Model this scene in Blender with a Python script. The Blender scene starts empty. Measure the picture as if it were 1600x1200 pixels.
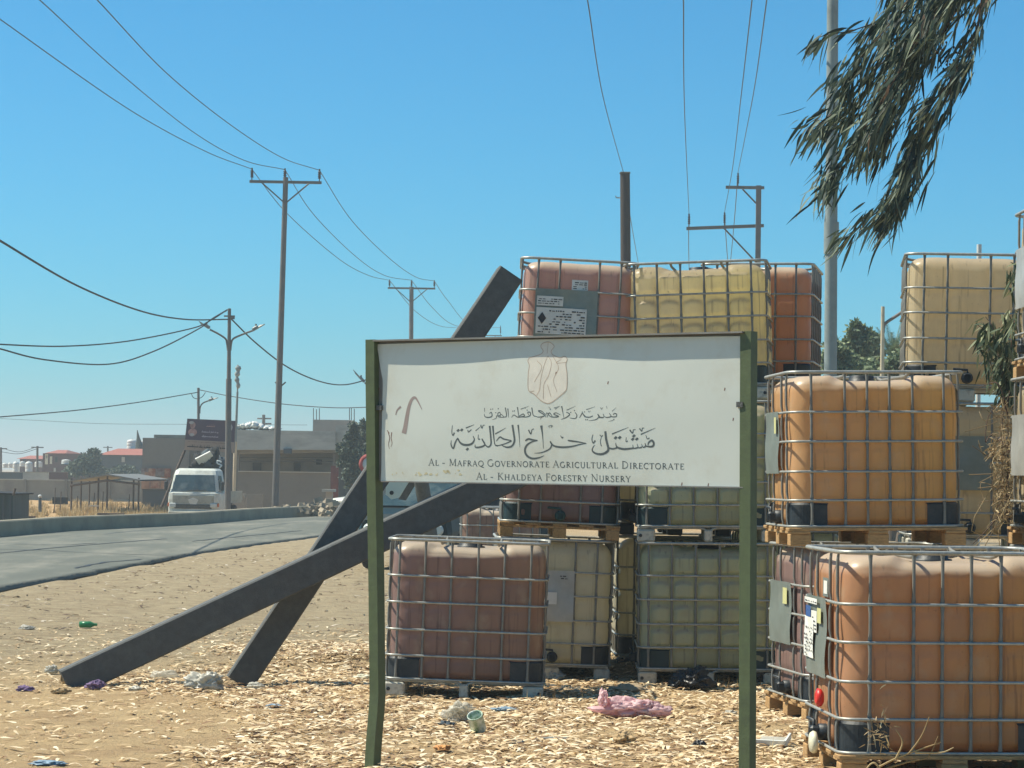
import bpy, math, random
import numpy as np
from mathutils import Vector, Matrix, noise

random.seed(7)
rng = np.random.default_rng(11)
SC = bpy.context.scene
COL = SC.collection

# ------------------------------------------------------------------ camera
FPX = 3800.0                       # focal length in pixels of the 1600 px wide photograph
CAM = Vector((0.0, 0.0, 1.68))
PITCH = math.atan(140.0 / FPX)
ROLL = 0.014
fwd = Vector((0, math.cos(PITCH), math.sin(PITCH)))
r0 = Vector((1, 0, 0)); u0 = Vector((0, -math.sin(PITCH), math.cos(PITCH)))
RGT = r0 * math.cos(ROLL) + u0 * math.sin(ROLL)
UPV = u0 * math.cos(ROLL) - r0 * math.sin(ROLL)
cam_data = bpy.data.cameras.new("camera")
cam_data.sensor_width = 36.0
cam_data.lens = 36.0 * FPX / 1600.0
cam_data.clip_start = 0.1
cam_data.clip_end = 6000.0
cam = bpy.data.objects.new("camera", cam_data)
m = Matrix((RGT, UPV, -fwd)).transposed().to_4x4(); m.translation = CAM
cam.matrix_world = m
COL.objects.link(cam)
SC.camera = cam

# ------------------------------------------------------------------ sky, sun, exposure
SUN_EL = math.radians(54)
SUN_AZ = math.atan2(-0.975, 0.22)          # from the left and a little behind the tanks
sun_dir = Vector((math.sin(SUN_AZ) * math.cos(SUN_EL), math.cos(SUN_AZ) * math.cos(SUN_EL), math.sin(SUN_EL)))
world = bpy.data.worlds.new("World"); SC.world = world
world.use_nodes = True
wn = world.node_tree.nodes; wl = world.node_tree.links
wn.clear()
sky = wn.new("ShaderNodeTexSky"); sky.sky_type = 'NISHITA'; sky.sun_disc = False
sky.sun_elevation = SUN_EL; sky.sun_rotation = SUN_AZ
sky.altitude = 600; sky.air_density = 1.0; sky.dust_density = 0.7; sky.ozone_density = 1.0
hs = wn.new("ShaderNodeMix"); hs.data_type = 'RGBA'; hs.blend_type = 'MULTIPLY'
hs.inputs[0].default_value = 1.0
hs.inputs[7].default_value = (0.13, 0.69, 0.975, 1)
bg = wn.new("ShaderNodeBackground"); bg.inputs[1].default_value = 0.094
wo = wn.new("ShaderNodeOutputWorld")
wl.new(sky.outputs[0], hs.inputs[6]); wl.new(hs.outputs[2], bg.inputs[0]); wl.new(bg.outputs[0], wo.inputs[0])
sd = bpy.data.lights.new("sun", 'SUN'); sd.energy = 5.0; sd.angle = math.radians(0.5); sd.color = (1.0, 0.93, 0.77)
sun = bpy.data.objects.new("sun", sd); COL.objects.link(sun)
sun.rotation_euler = (-sun_dir).to_track_quat('-Z', 'Y').to_euler()
sun.location = (0, 0, 40)
SC.view_settings.view_transform = 'Standard'; SC.view_settings.look = 'None'
SC.view_settings.exposure = 0.57; SC.view_settings.gamma = 1.0
SC.view_settings.use_curve_mapping = False
SC.render.engine = 'CYCLES'
SC.cycles.use_denoising = True
SC.cycles.max_bounces = 8
SC.cycles.transparent_max_bounces = 12
SC.cycles.sample_clamp_indirect = 6.0

# ------------------------------------------------------------------ helpers
def W(px, py, Y):
    """world point seen at pixel (px,py) of the 1600x1200 photograph, on the plane y = Y"""
    d = fwd * FPX + RGT * (px - 800.0) + UPV * (600.0 - py)
    return CAM + d * (Y / d.y)

def G(px, py, z=0.0):
    d = fwd * FPX + RGT * (px - 800.0) + UPV * (600.0 - py)
    return CAM + d * ((z - CAM.z) / d.z)

def lin(c):
    c = c / 255.0
    return c / 12.92 if c <= 0.04045 else ((c + 0.055) / 1.055) ** 2.4

def rgb(r, g, b):
    return (lin(r), lin(g), lin(b), 1.0)

def smooth(a, b, x):
    t = min(1.0, max(0.0, (x - a) / (b - a)))
    return t * t * (3 - 2 * t)

MATS = {}
def mat(name, color, rough=0.8, metal=0.0, var=0.15, scale=6.0, bump=0.0, bscale=40.0, color2=None,
        translucent=0.0, spec=0.4, island=0.0, dirt=None, dirt_scale=3.0, dirt_amt=0.5, transmission=0.0, alpha=1.0, stretch=None):
    """procedural material: noise mixes two colours, optional dirt patches, fine bump, random tint per loose piece"""
    if name in MATS: return MATS[name]
    mt = bpy.data.materials.new(name); mt.use_nodes = True
    n = mt.node_tree.nodes; l = mt.node_tree.links; n.clear()
    out = n.new("ShaderNodeOutputMaterial")
    b = n.new("ShaderNodeBsdfPrincipled")
    tc = n.new("ShaderNodeTexCoord")
    vec = tc.outputs["Object"]
    if stretch:
        mp = n.new("ShaderNodeMapping"); mp.inputs["Scale"].default_value = stretch
        l.new(vec, mp.inputs[0]); vec = mp.outputs[0]
    nz = n.new("ShaderNodeTexNoise"); nz.inputs["Scale"].default_value = scale; nz.inputs["Detail"].default_value = 6
    nz.inputs["Roughness"].default_value = 0.62
    l.new(vec, nz.inputs["Vector"])
    ramp = n.new("ShaderNodeMapRange"); ramp.inputs[1].default_value = 0.32; ramp.inputs[2].default_value = 0.68
    l.new(nz.outputs[0], ramp.inputs[0])
    mx = n.new("ShaderNodeMix"); mx.data_type = 'RGBA'
    c1 = tuple(min(1, x * (1 - var)) for x in color[:3]) + (1,)
    c2 = color2 if color2 else tuple(min(1, x * (1 + var)) for x in color[:3]) + (1,)
    mx.inputs[6].default_value = c1; mx.inputs[7].default_value = c2
    l.new(ramp.outputs[0], mx.inputs[0])
    col = mx.outputs[2]
    if island > 0:
        geo = n.new("ShaderNodeNewGeometry")
        hsv = n.new("ShaderNodeHueSaturation")
        mr = n.new("ShaderNodeMapRange"); mr.inputs[3].default_value = 1 - island; mr.inputs[4].default_value = 1 + island
        l.new(geo.outputs["Random Per Island"], mr.inputs[0]); l.new(mr.outputs[0], hsv.inputs["Value"])
        l.new(col, hsv.inputs["Color"]); col = hsv.outputs[0]
    if dirt:
        n2 = n.new("ShaderNodeTexNoise"); n2.inputs["Scale"].default_value = dirt_scale; n2.inputs["Detail"].default_value = 8
        n2.inputs["Roughness"].default_value = 0.7
        l.new(vec, n2.inputs["Vector"])
        r2 = n.new("ShaderNodeMapRange"); r2.inputs[1].default_value = 0.48; r2.inputs[2].default_value = 0.66; r2.inputs[4].default_value = dirt_amt
        l.new(n2.outputs[0], r2.inputs[0])
        m2 = n.new("ShaderNodeMix"); m2.data_type = 'RGBA'; m2.inputs[7].default_value = dirt
        l.new(col, m2.inputs[6]); l.new(r2.outputs[0], m2.inputs[0]); col = m2.outputs[2]
    l.new(col, b.inputs["Base Color"])
    b.inputs["Roughness"].default_value = rough; b.inputs["Metallic"].default_value = metal
    b.inputs["Specular IOR Level"].default_value = spec
    if transmission: b.inputs["Transmission Weight"].default_value = transmission
    if alpha < 1: b.inputs["Alpha"].default_value = alpha
    if bump > 0:
        n3 = n.new("ShaderNodeTexNoise"); n3.inputs["Scale"].default_value = bscale; n3.inputs["Detail"].default_value = 5
        l.new(vec, n3.inputs["Vector"])
        bp = n.new("ShaderNodeBump"); bp.inputs["Strength"].default_value = bump; bp.inputs["Distance"].default_value = 0.02
        l.new(n3.outputs[0], bp.inputs["Height"]); l.new(bp.outputs[0], b.inputs["Normal"])
    if translucent > 0:
        tr = n.new("ShaderNodeBsdfTranslucent"); l.new(col, tr.inputs[0])
        ms = n.new("ShaderNodeMixShader"); ms.inputs[0].default_value = translucent
        l.new(b.outputs[0], ms.inputs[1]); l.new(tr.outputs[0], ms.inputs[2]); l.new(ms.outputs[0], out.inputs[0])
    else:
        l.new(b.outputs[0], out.inputs[0])
    MATS[name] = mt
    return mt

def props(o, label=None, cat=None, group=None, kind=None):
    if label: o["label"] = label
    if cat: o["category"] = cat
    if group: o["group"] = group
    if kind: o["kind"] = kind
    return o

def thing(name, label, cat, loc=(0, 0, 0), group=None, rot=None):
    o = bpy.data.objects.new(name, None); o.empty_display_size = 0.2
    COL.objects.link(o); o.location = loc
    if rot: o.rotation_euler = rot
    return props(o, label, cat, group)

def inst(name, mesh, material, parent=None, loc=(0, 0, 0), rot=(0, 0, 0), scale=(1, 1, 1)):
    """an object sharing mesh data, with its material on the object"""
    o = bpy.data.objects.new(name, mesh); COL.objects.link(o)
    if parent is not None: o.parent = parent
    o.location = loc; o.rotation_euler = rot; o.scale = scale
    if material is not None:
        if not mesh.materials: mesh.materials.append(material)
        o.material_slots[0].link = 'OBJECT'; o.material_slots[0].material = material
    return o

class MB:
    """collects shapes, builds one mesh object"""
    def __init__(s): s.v = []; s.f = []; s.sm = []
    def add(s, vs, fs, smooth_=False):
        k = len(s.v); s.v.extend([tuple(p) for p in vs])
        s.f.extend([tuple(i + k for i in f) for f in fs]); s.sm.extend([smooth_] * len(fs)); return s
    def box(s, c, d, M=None, taper=1.0, bev=0.0):
        x, y, z = d[0] / 2, d[1] / 2, d[2] / 2
        c = Vector(c)
        if bev > 0:
            b = min(bev, x * .9, y * .9, z * .9)
            vs = []; 
            rings = [(-z, b, 1), (-z + b, 0, 1), (z - b, 0, taper), (z, b, taper)]
            for (zz, ins, t) in rings:
                X = x * t - ins; Yy = y * t - ins
                c4 = min(b, X * .9, Yy * .9) if ins == 0 else min(b * .4, X * .5, Yy * .5)
                for (a, e) in ((X - c4, -Yy), (X, -Yy + c4), (X, Yy - c4), (X - c4, Yy), (-X + c4, Yy), (-X, Yy - c4), (-X, -Yy + c4), (-X + c4, -Yy)):
                    vs.append(Vector((a, e, zz)))
            fs = [tuple(range(7, -1, -1)), tuple(range(24, 32))]
            for r in range(3):
                for i in range(8):
                    j = (i + 1) % 8; fs.append((r * 8 + i, r * 8 + j, r * 8 + 8 + j, r * 8 + 8 + i))
        else:
            vs = [Vector((a * x * t, e * y * t, zz)) for (zz, t) in ((-z, 1), (z, taper)) for (a, e) in ((-1, -1), (1, -1), (1, 1), (-1, 1))]
            fs = [(3, 2, 1, 0), (4, 5, 6, 7), (0, 1, 5, 4), (1, 2, 6, 5), (2, 3, 7, 6), (3, 0, 4, 7)]
        if M is not None: vs = [M @ v for v in vs]
        return s.add([v + c for v in vs], fs)
    def tube(s, pts, r, n=8, caps=True, closed=False, r1=None):
        pts = [Vector(p) for p in pts]; k = len(pts)
        rad = r if hasattr(r, '__len__') else [r + ((r1 - r) * i / max(1, k - 1) if r1 is not None else 0) for i in range(k)]
        vs = []; prev = None
        for i, p in enumerate(pts):
            if closed: t = pts[(i + 1) % k] - pts[i - 1]
            else: t = pts[min(k - 1, i + 1)] - pts[max(0, i - 1)]
            if t.length < 1e-9: t = Vector((0, 0, 1))
            t.normalize()
            if prev is None:
                a = t.cross(Vector((0, 0, 1)))
                if a.length < 1e-3: a = t.cross(Vector((0, 1, 0)))
                a.normalize()
            else:
                a = prev - t * prev.dot(t)
                if a.length < 1e-6: a = t.orthogonal()
                a.normalize()
            prev = a; b = t.cross(a)
            for j in range(n):
                an = 2 * math.pi * j / n
                vs.append(p + a * (math.cos(an) * rad[i]) + b * (math.sin(an) * rad[i]))
        fs = []
        m_ = k if closed else k - 1
        for i in range(m_):
            for j in range(n):
                a0 = i * n + j; a1 = i * n + (j + 1) % n; b0 = ((i + 1) % k) * n + j; b1 = ((i + 1) % k) * n + (j + 1) % n
                fs.append((a0, a1, b1, b0))
        s.add(vs, fs, True)
        if caps and not closed:
            s.add(vs[:n], [tuple(range(n - 1, -1, -1))]); s.add(vs[-n:], [tuple(range(n))])
        return s
    def lathe(s, prof, c=(0, 0, 0), n=16, M=None, caps=True):
        c = Vector(c); vs = []
        for (r, z) in prof:
            for j in range(n):
                a = 2 * math.pi * j / n; v = Vector((r * math.cos(a), r * math.sin(a), z))
                if M is not None: v = M @ v
                vs.append(v + c)
        fs = [(i * n + j, i * n + (j + 1) % n, (i + 1) * n + (j + 1) % n, (i + 1) * n + j) for i in range(len(prof) - 1) for j in range(n)]
        s.add(vs, fs, True)
        if caps:
            s.add(vs[:n], [tuple(range(n - 1, -1, -1))]); s.add(vs[-n:], [tuple(range(n))])
        return s
    def prism(s, outline, axis_vec):
        """outline: list of 3d points (planar), extruded by axis_vec"""
        a = [Vector(p) for p in outline]; k = len(a); b = [p + Vector(axis_vec) for p in a]
        fs = [tuple(range(k - 1, -1, -1)), tuple(range(k, 2 * k))] + [(i, (i + 1) % k, k + (i + 1) % k, k + i) for i in range(k)]
        return s.add(a + b, fs)
    def mesh(s, name, origin=None):
        me = bpy.data.meshes.new(name)
        vs = s.v
        if origin is not None:
            o = Vector(origin); vs = [(v[0] - o.x, v[1] - o.y, v[2] - o.z) for v in vs]
        me.from_pydata(vs, [], s.f)
        me.polygons.foreach_set("use_smooth", s.sm)
        me.update(); return me
    def build(s, name, material, parent=None, origin=None, label=None, cat=None, group=None, kind=None):
        if origin is None and parent is not None: origin = s_root_loc(parent)
        me = s.mesh(name, origin)
        me.materials.append(material)
        o = bpy.data.objects.new(name, me); COL.objects.link(o)
        if parent is not None: o.parent = parent
        elif origin is not None: o.location = origin
        return props(o, label, cat, group, kind)

def s_root_loc(o):
    v = Vector((0, 0, 0))
    while o is not None: v = v + Vector(o.location); o = o.parent
    return v

def local(mb, name, material, parent, **k):
    """build with vertices already local to parent"""
    return mb.build(name, material, parent, origin=(0, 0, 0), **k)

def spline(pts, n=8):
    """catmull-rom through points"""
    P = [Vector(p) for p in pts]; P = [P[0] * 2 - P[1]] + P + [P[-1] * 2 - P[-2]]
    out = []
    for i in range(1, len(P) - 2):
        for k in range(n):
            t = k / n
            out.append(0.5 * ((2 * P[i]) + (P[i + 1] - P[i - 1]) * t + (2 * P[i - 1] - 5 * P[i] + 4 * P[i + 1] - P[i + 2]) * t * t + (3 * P[i] - P[i - 1] - 3 * P[i + 1] + P[i + 2]) * t ** 3))
    out.append(P[-2]); return out

# ------------------------------------------------------------------ materials
M_galv = mat("galvanised steel", rgb(164, 165, 158), rough=0.45, metal=0.4, var=0.2, scale=25, dirt=rgb(110, 95, 75), dirt_amt=.35, dirt_scale=9)
M_galv_dull = mat("weathered steel", rgb(128, 128, 122), rough=0.6, metal=0.3, var=0.25, scale=18, dirt=rgb(96, 74, 54), dirt_amt=.4, dirt_scale=9)
M_black = mat("black plastic", rgb(34, 42, 48), rough=0.5, var=0.25, scale=10, bump=.1, dirt=rgb(90, 84, 74), dirt_amt=.25, dirt_scale=5)
M_wood = mat("pallet wood", rgb(182, 146, 98), rough=0.85, var=0.3, scale=9, bump=.35, bscale=60, dirt=rgb(84, 62, 44), dirt_amt=.6, dirt_scale=8, stretch=(1, 4, 6))
M_wood_dark = mat("dirty pallet wood", rgb(140, 104, 72), rough=0.9, var=0.3, scale=9, bump=.35, bscale=60, dirt=rgb(54, 40, 30), dirt_amt=.6, dirt_scale=6, stretch=(1, 4, 6))
M_foot = mat("grey plastic foot", rgb(192, 188, 172), rough=0.7, var=0.15, dirt=rgb(110, 96, 78), dirt_amt=.6, dirt_scale=14)
M_beam = mat("dark painted beam", rgb(86, 88, 86), rough=0.75, var=0.2, scale=14, bump=.25, bscale=120, dirt=rgb(86, 80, 74), dirt_amt=.3, dirt_scale=5)
M_green = mat("green painted steel", rgb(82, 93, 62), rough=0.55, var=0.12, scale=14, bump=.1, bscale=80, dirt=rgb(70, 78, 58), dirt_amt=.45, dirt_scale=18)
M_concrete = mat("concrete", rgb(150, 144, 132), rough=0.9, var=0.14, scale=2.0, bump=.3, bscale=30, dirt=rgb(112, 106, 96), dirt_amt=.5, dirt_scale=1.2)
# ------------------------------------------------------------------ terrain, road
near_px = [(0, 920), (100, 903), (200, 885), (300, 866), (400, 851), (480, 841)]
far_px = [(0, 841), (100, 832), (200, 827), (300, 822), (400, 813), (522, 806)]
NE = [G(x, y) for x, y in near_px]; FE = [G(x, y) for x, y in far_px]
ne_y = np.array([-40, 5, 20] + [p.y for p in NE] + [85, 130, 200, 300, 900.]); ne_x = np.array([-13, -9.6, -8.2] + [p.x for p in NE] + [-3.0, 3.5, 22, 60, 400.])
fe_y = np.array([-40, 5, 35] + [p.y for p in FE] + [125, 165, 235, 330, 930.]); fe_x = np.array([-22, -17, -13.8] + [p.x for p in FE] + [-2.5, 5, 25, 64, 410.])
def near_edge(y): return float(np.interp(y, ne_y, ne_x))
def far_edge(y): return float(np.interp(y, fe_y, fe_x))

def ground_z(x, y):
    z = float(np.interp(y, [9, 12.7, 16.8, 18.2, 20.4, 21.0, 21.5, 24, 30], [.16, .13, .04, .0, -.05, -.03, .05, .0, 0]))
    if x < -2.2: z *= 1 - smooth(2.2, 5, -x)
    z += -0.35 * smooth(0.5, 3.0, far_edge(y) - x) if y > -40 else 0
    return z

def ground_zn(x, y):
    z = ground_z(x, y)
    if y < 60 and near_edge(y) + .15 < x:
        z += (noise.noise(Vector((x * 1.7, y * 1.1, 0))) * 0.034 + noise.noise(Vector((x * 6, y * 4, 3))) * 0.014) * smooth(0.1, 1.0, x - near_edge(y))
    elif x < far_edge(y) - 1 and y < 400:
        z += noise.noise(Vector((x * .5, y * .3, 0))) * 0.08
    # the road bed: keep the sheet under the asphalt
    if far_edge(y) - .1 < x < near_edge(y) + 0.1: z -= 0.05
    return z

xs = np.concatenate([[-3000, -1200, -500, -250, -150, -100], np.arange(-80, -16, 1.6), np.arange(-16, -6, .3), np.arange(-6, 6.2, .11), np.arange(6.5, 16, .8), np.arange(18, 80, 5), [100, 150, 250, 500, 1200, 3000]])
ys = np.concatenate([[-60, -20, 0, 6], np.arange(9, 27, .14), np.arange(27, 60, .4), np.arange(60, 160, 1.2), np.arange(165, 300, 9), [320, 400, 550, 800, 1200, 2000, 3800]])
V = [(x, y, ground_zn(x, y)) for y in ys for x in xs]
nx = len(xs)
F = [(j * nx + i, j * nx + i + 1, (j + 1) * nx + i + 1, (j + 1) * nx + i) for j in range(len(ys) - 1) for i in range(nx - 1)]

def ground_material():
    mt = bpy.data.materials.new("dry ground"); mt.use_nodes = True
    n = mt.node_tree.nodes; l = mt.node_tree.links; n.clear()
    out = n.new("ShaderNodeOutputMaterial"); b = n.new("ShaderNodeBsdfPrincipled"); l.new(b.outputs[0], out.inputs[0])
    geo = n.new("ShaderNodeNewGeometry")
    def nz(scale, detail=6, rough=.6, st=None):
        t = n.new("ShaderNodeTexNoise"); t.inputs["Scale"].default_value = scale; t.inputs["Detail"].default_value = detail; t.inputs["Roughness"].default_value = rough
        if st:
            mp = n.new("ShaderNodeMapping"); mp.inputs["Scale"].default_value = st; l.new(geo.outputs["Position"], mp.inputs[0]); l.new(mp.outputs[0], t.inputs["Vector"])
        else: l.new(geo.outputs["Position"], t.inputs["Vector"])
        return t.outputs[0]
    def rng_(v, a, b_, c=0, d=1):
        r = n.new("ShaderNodeMapRange"); r.inputs[1].default_value = a; r.inputs[2].default_value = b_; r.inputs[3].default_value = c; r.inputs[4].default_value = d; l.new(v, r.inputs[0]); return r.outputs[0]
    def mix(f, a, b_):
        x = n.new("ShaderNodeMix"); x.data_type = 'RGBA'
        if isinstance(a, tuple): x.inputs[6].default_value = a
        else: l.new(a, x.inputs[6])
        if isinstance(b_, tuple): x.inputs[7].default_value = b_
        else: l.new(b_, x.inputs[7])
        l.new(f, x.inputs[0]); return x.outputs[2]
    def math_(op, a, b_):
        x = n.new("ShaderNodeMath"); x.operation = op
        for i, q in enumerate((a, b_)):
            if isinstance(q, (int, float)): x.inputs[i].default_value = q
            else: l.new(q, x.inputs[i])
        return x.outputs[0]
    orange = mix(rng_(nz(2.2), .35, .65), rgb(178, 150, 112), rgb(196, 170, 128))
    dust = mix(rng_(nz(3.0, 8, .7, (1, 2.5, 1)), .38, .62), rgb(146, 130, 104), rgb(178, 162, 130))
    sep = n.new("ShaderNodeSeparateXYZ"); l.new(geo.outputs["Position"], sep.inputs[0])
    # the verge near the road is greyer trodden dust: distance along y and to the left
    k = math_('ADD', math_('MULTIPLY', sep.outputs[0], -0.55), sep.outputs[1])
    k = math_('ADD', k, math_('MULTIPLY', nz(.6), 5.0))
    f = rng_(k, 22.5, 26.5)
    c = mix(f, orange, dust)
    far = rng_(sep.outputs[1], 62, 80)
    c = mix(far, c, mix(rng_(nz(.25, 6, .65), .4, .6), rgb(176, 140, 96), rgb(190, 160, 118)))
    # pebbles and dark specks
    sp = rng_(nz(45, 3, .8), .62, .72)
    c = mix(math_('MULTIPLY', sp, .35), c, rgb(96, 78, 60))
    sp2 = rng_(nz(26, 4, .8), .63, .70)
    c = mix(math_('MULTIPLY', sp2, .4), c, rgb(222, 205, 176))
    pt = rng_(nz(.9, 8, .75, (1, 2.2, 1)), .5, .66)
    c = mix(math_('MULTIPLY', pt, .35), c, rgb(134, 110, 84))
    l.new(c, b.inputs["Base Color"]); b.inputs["Roughness"].default_value = .95; b.inputs["Specular IOR Level"].default_value = .15
    bp = n.new("ShaderNodeBump"); bp.inputs["Strength"].default_value = 1.0; bp.inputs["Distance"].default_value = .05
    hgt = math_('ADD', nz(14, 8, .7), math_('MULTIPLY', nz(60, 4, .7), .35))
    l.new(hgt, bp.inputs["Height"]); l.new(bp.outputs[0], b.inputs["Normal"])
    return mt
M_ground = ground_material()
me = bpy.data.meshes.new("ground"); me.from_pydata(V, [], F); me.polygons.foreach_set("use_smooth", [True] * len(F)); me.update()
me.materials.append(M_ground)
ground = bpy.data.objects.new("ground", me); COL.objects.link(ground); props(ground, kind="structure")

# asphalt sheet with ragged near edge
M_asph = mat("asphalt", rgb(100, 102, 92), rough=.85, var=.10, scale=1.2, bump=.25, bscale=90, dirt=rgb(140, 136, 122), dirt_amt=.7, dirt_scale=.8, stretch=(1, .25, 1), spec=.3)
mb = MB(); yy = np.concatenate([np.arange(-30, 20, 2.), np.arange(20, 75, .25), np.arange(75, 300, 3.), [400, 600, 900]])
rows = []
for y in yy:
    e = near_edge(y) + 0.10 * noise.noise(Vector((y * 1.3, 0, 0))) + 0.05 * noise.noise(Vector((y * 5, 2, 0)))
    f_ = far_edge(y) + .02
    row = [(e + .02, y, -.03), (e, y, 0.028)] + [(e + (f_ - e) * t, y, 0.03 + .05 * math.sin(math.pi * t)) for t in (.02, .15, .35, .55, .75, .9, 1.0)]
    rows.append(row)
w = len(rows[0]); vs = [p for r_ in rows for p in r_]
fs = [(j * w + i, j * w + w + i, j * w + w + i + 1, j * w + i + 1) for j in range(len(rows) - 1) for i in range(w - 1)]
mb.add(vs, fs, True)
mb.build("road", M_asph, kind="structure")
# dark tar seams and tyre tracks on the asphalt: thin sealing strips
M_tar = mat("crack sealing tar", rgb(48, 50, 52), rough=.6, var=.2, scale=8)
def road_h(x, y):
    e, f_ = near_edge(y), far_edge(y); t = min(1, max(0, (x - e) / (f_ - e))); return 0.03 + .05 * math.sin(math.pi * t)
mb = MB()
for seam in ([(0, 860), (60, 861), (130, 864), (240, 866), (320, 868)], [(0, 866), (80, 858), (160, 851), (260, 843)], [(20, 851), (90, 853), (150, 850)],
             [(120, 886), (160, 878), (220, 872)], [(300, 846), (380, 838), (470, 829)]):
    P = spline([G(x, y, .06) for x, y in seam], 10); L = []; R = []
    for i, p in enumerate(P):
        t = (P[min(i + 1, len(P) - 1)] - P[max(i - 1, 0)]); t.z = 0; t.normalize(); nn = Vector((-t.y, t.x, 0))
        wd = .035 + .02 * noise.noise(p * 2); jit = nn * .05 * noise.noise(p * 1.5 + Vector((5, 0, 0)))
        for S, sg in ((L, 1), (R, -1)):
            q = p + nn * wd * sg + jit; q.z = road_h(q.x, q.y) + .006; S.append(q)
    k = len(P); mb.add(L + R, [(i, i + 1, k + i + 1, k + i) for i in range(k - 1)])
mb.build("road_seams", M_tar, kind="structure")

# concrete barrier wall along the far side of the road
mb = MB(); secs = []
yb = np.concatenate([np.arange(5, 60, 2.0), np.arange(60, 130, 1.5), np.arange(130, 240, 5)])
for y in yb:
    x = far_edge(y); h = .40 + .008 * noise.noise(Vector((y * .6, 0, 0)))
    secs.append([(x, y, -.02), (x - .01, y, h - .03), (x - .04, y, h), (x - .30, y, h), (x - .33, y, h - .03), (x - .33, y, -.5)])
w = 6; vs = [p for s_ in secs for p in s_]
mb.add(vs, [(j * w + i, j * w + i + 1, (j + 1) * w + i + 1, (j + 1) * w + i) for j in range(len(secs) - 1) for i in range(w - 1)])
M_barrier = mat("barrier concrete", rgb(146, 138, 116), rough=.9, var=.12, scale=1.2, bump=.2, bscale=20, dirt=rgb(92, 94, 90), dirt_amt=.5, dirt_scale=.8)
mb.build("concrete_barrier", M_barrier, label="long low grey concrete barrier wall running along the far side of the road", cat="barrier")

# ------------------------------------------------------------------ dry leaf litter, thousands of curled leaves
def litter_density(x, y):
    n1 = noise.noise(Vector((x * .7, y * .45, 1.0)))
    n2 = noise.noise(Vector((x * 2.2, y * 1.6, 4.0)))
    left = np.interp(y, [9, 13.5, 15, 16.5, 18, 19, 20.5, 22, 24, 26, 28], [-1.9, -1.75, -1.6, -1.75, -2.2, -3.2, -3.2, -2.7, -1.9, -1.4, 0])
    a = smooth(-.35, .35, x - left + n1 * .9 + n2 * .25)
    a *= 1 - smooth(23.2, 25.5, y + n1 * 2 + n2)
    n3 = noise.noise(Vector((x * 1.1 + 7, y * .8, 2.0)))
    return max(a * max(.12, 0.8 + .6 * n2 + .9 * n3), 0.035 + .05 * max(0, n2))
def leaves(n, xr, yr, size, name, material, dens, lift=.006, seg=4, parent=None):
    vs = []; fs = []; c = 0
    while c < n:
        # more samples near the camera side
        y = random.uniform(*yr); x = random.uniform(*xr)
        if random.random() > dens(x, y): continue
        L = random.uniform(*size); wd = L * random.uniform(.07, .13); a = random.gauss(0, .9) if random.random() < .65 else random.uniform(0, math.pi)
        curl = random.uniform(-2.3, 2.3); arch = random.uniform(.0, .5) * L * .28; tw = random.uniform(-1.2, 1.2)
        z0 = ground_zn(x, y) + random.uniform(.001, .012) + lift * random.random(); pitch = random.gauss(0, .09)
        k = len(vs); px, py = x, y; ang = a
        for i in range(seg + 1):
            t = i / seg; ww = wd * math.sin(math.pi * min(.97, max(.06, t))) ** .7
            zz = z0 + arch * math.sin(math.pi * t) + pitch * L * (t - .5)
            nxv, nyv = -math.sin(ang), math.cos(ang); tt = tw * (t - .5) * 1.5
            vs.append((px + nxv * ww * math.cos(tt), py + nyv * ww * math.cos(tt), max(zz + ww * math.sin(tt), z0 - .01)))
            vs.append((px - nxv * ww * math.cos(tt), py - nyv * ww * math.cos(tt), max(zz - ww * math.sin(tt), z0 - .01)))
            px += math.cos(ang) * L / seg; py += math.sin(ang) * L / seg; ang += curl / seg
        for i in range(seg): fs.append((k + 2 * i, k + 2 * i + 2, k + 2 * i + 3, k + 2 * i + 1))
        c += 1
    mb = MB(); mb.add(vs, fs, True)
    return mb.build(name, material, kind="stuff")
def leafmat(name, ca, cb, cc):
    mt = bpy.data.materials.new(name); mt.use_nodes = True
    n = mt.node_tree.nodes; l = mt.node_tree.links; b = n["Principled BSDF"]; out = n["Material Output"]
    geo = n.new("ShaderNodeNewGeometry"); cr = n.new("ShaderNodeValToRGB")
    e = cr.color_ramp.elements; e[0].position = 0; e[0].color = ca; e[1].position = 1; e[1].color = cc; m_ = cr.color_ramp.elements.new(.45); m_.color = cb
    l.new(geo.outputs["Random Per Island"], cr.inputs[0]); l.new(cr.outputs[0], b.inputs["Base Color"]); b.inputs["Roughness"].default_value = .7
    tr = n.new("ShaderNodeBsdfTranslucent"); l.new(cr.outputs[0], tr.inputs[0]); ms = n.new("ShaderNodeMixShader"); ms.inputs[0].default_value = .2
    l.new(b.outputs[0], ms.inputs[1]); l.new(tr.outputs[0], ms.inputs[2]); l.new(ms.outputs[0], out.inputs[0])
    return mt
M_dry = leafmat("dry leaves", rgb(132, 98, 66), rgb(222, 194, 148), rgb(250, 236, 204))
leaves(30000, (-4.6, 4.6), (11.3, 26), (.055, .14), "dry_leaf_litter", M_dry, litter_density)
M_darkleaf = leafmat("decayed leaves", rgb(62, 46, 34), rgb(104, 78, 54), rgb(150, 116, 80))
def dark_density(x, y): return max(0, litter_density(x, y) - .1)
leaves(11000, (-4.6, 4.6), (11.3, 25), (.04, .10), "decayed_leaf_litter", M_darkleaf, dark_density, lift=.001, seg=3)
def straw_density(x, y): return .5 + .5 * noise.noise(Vector((x * 1.3, y, 9)))
leaves(3600, (-4.8, 1.5), (11.5, 26), (.02, .13), "straw_scraps", M_dry, straw_density, lift=.004)
def verge_density(x, y): return (0.5 + .5 * noise.noise(Vector((x * .9, y * .4, 2)))) if x > near_edge(y) + .3 else 0
M_scrap = leafmat("verge scraps", rgb(70, 58, 46), rgb(120, 96, 70), rgb(226, 214, 190))
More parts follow.
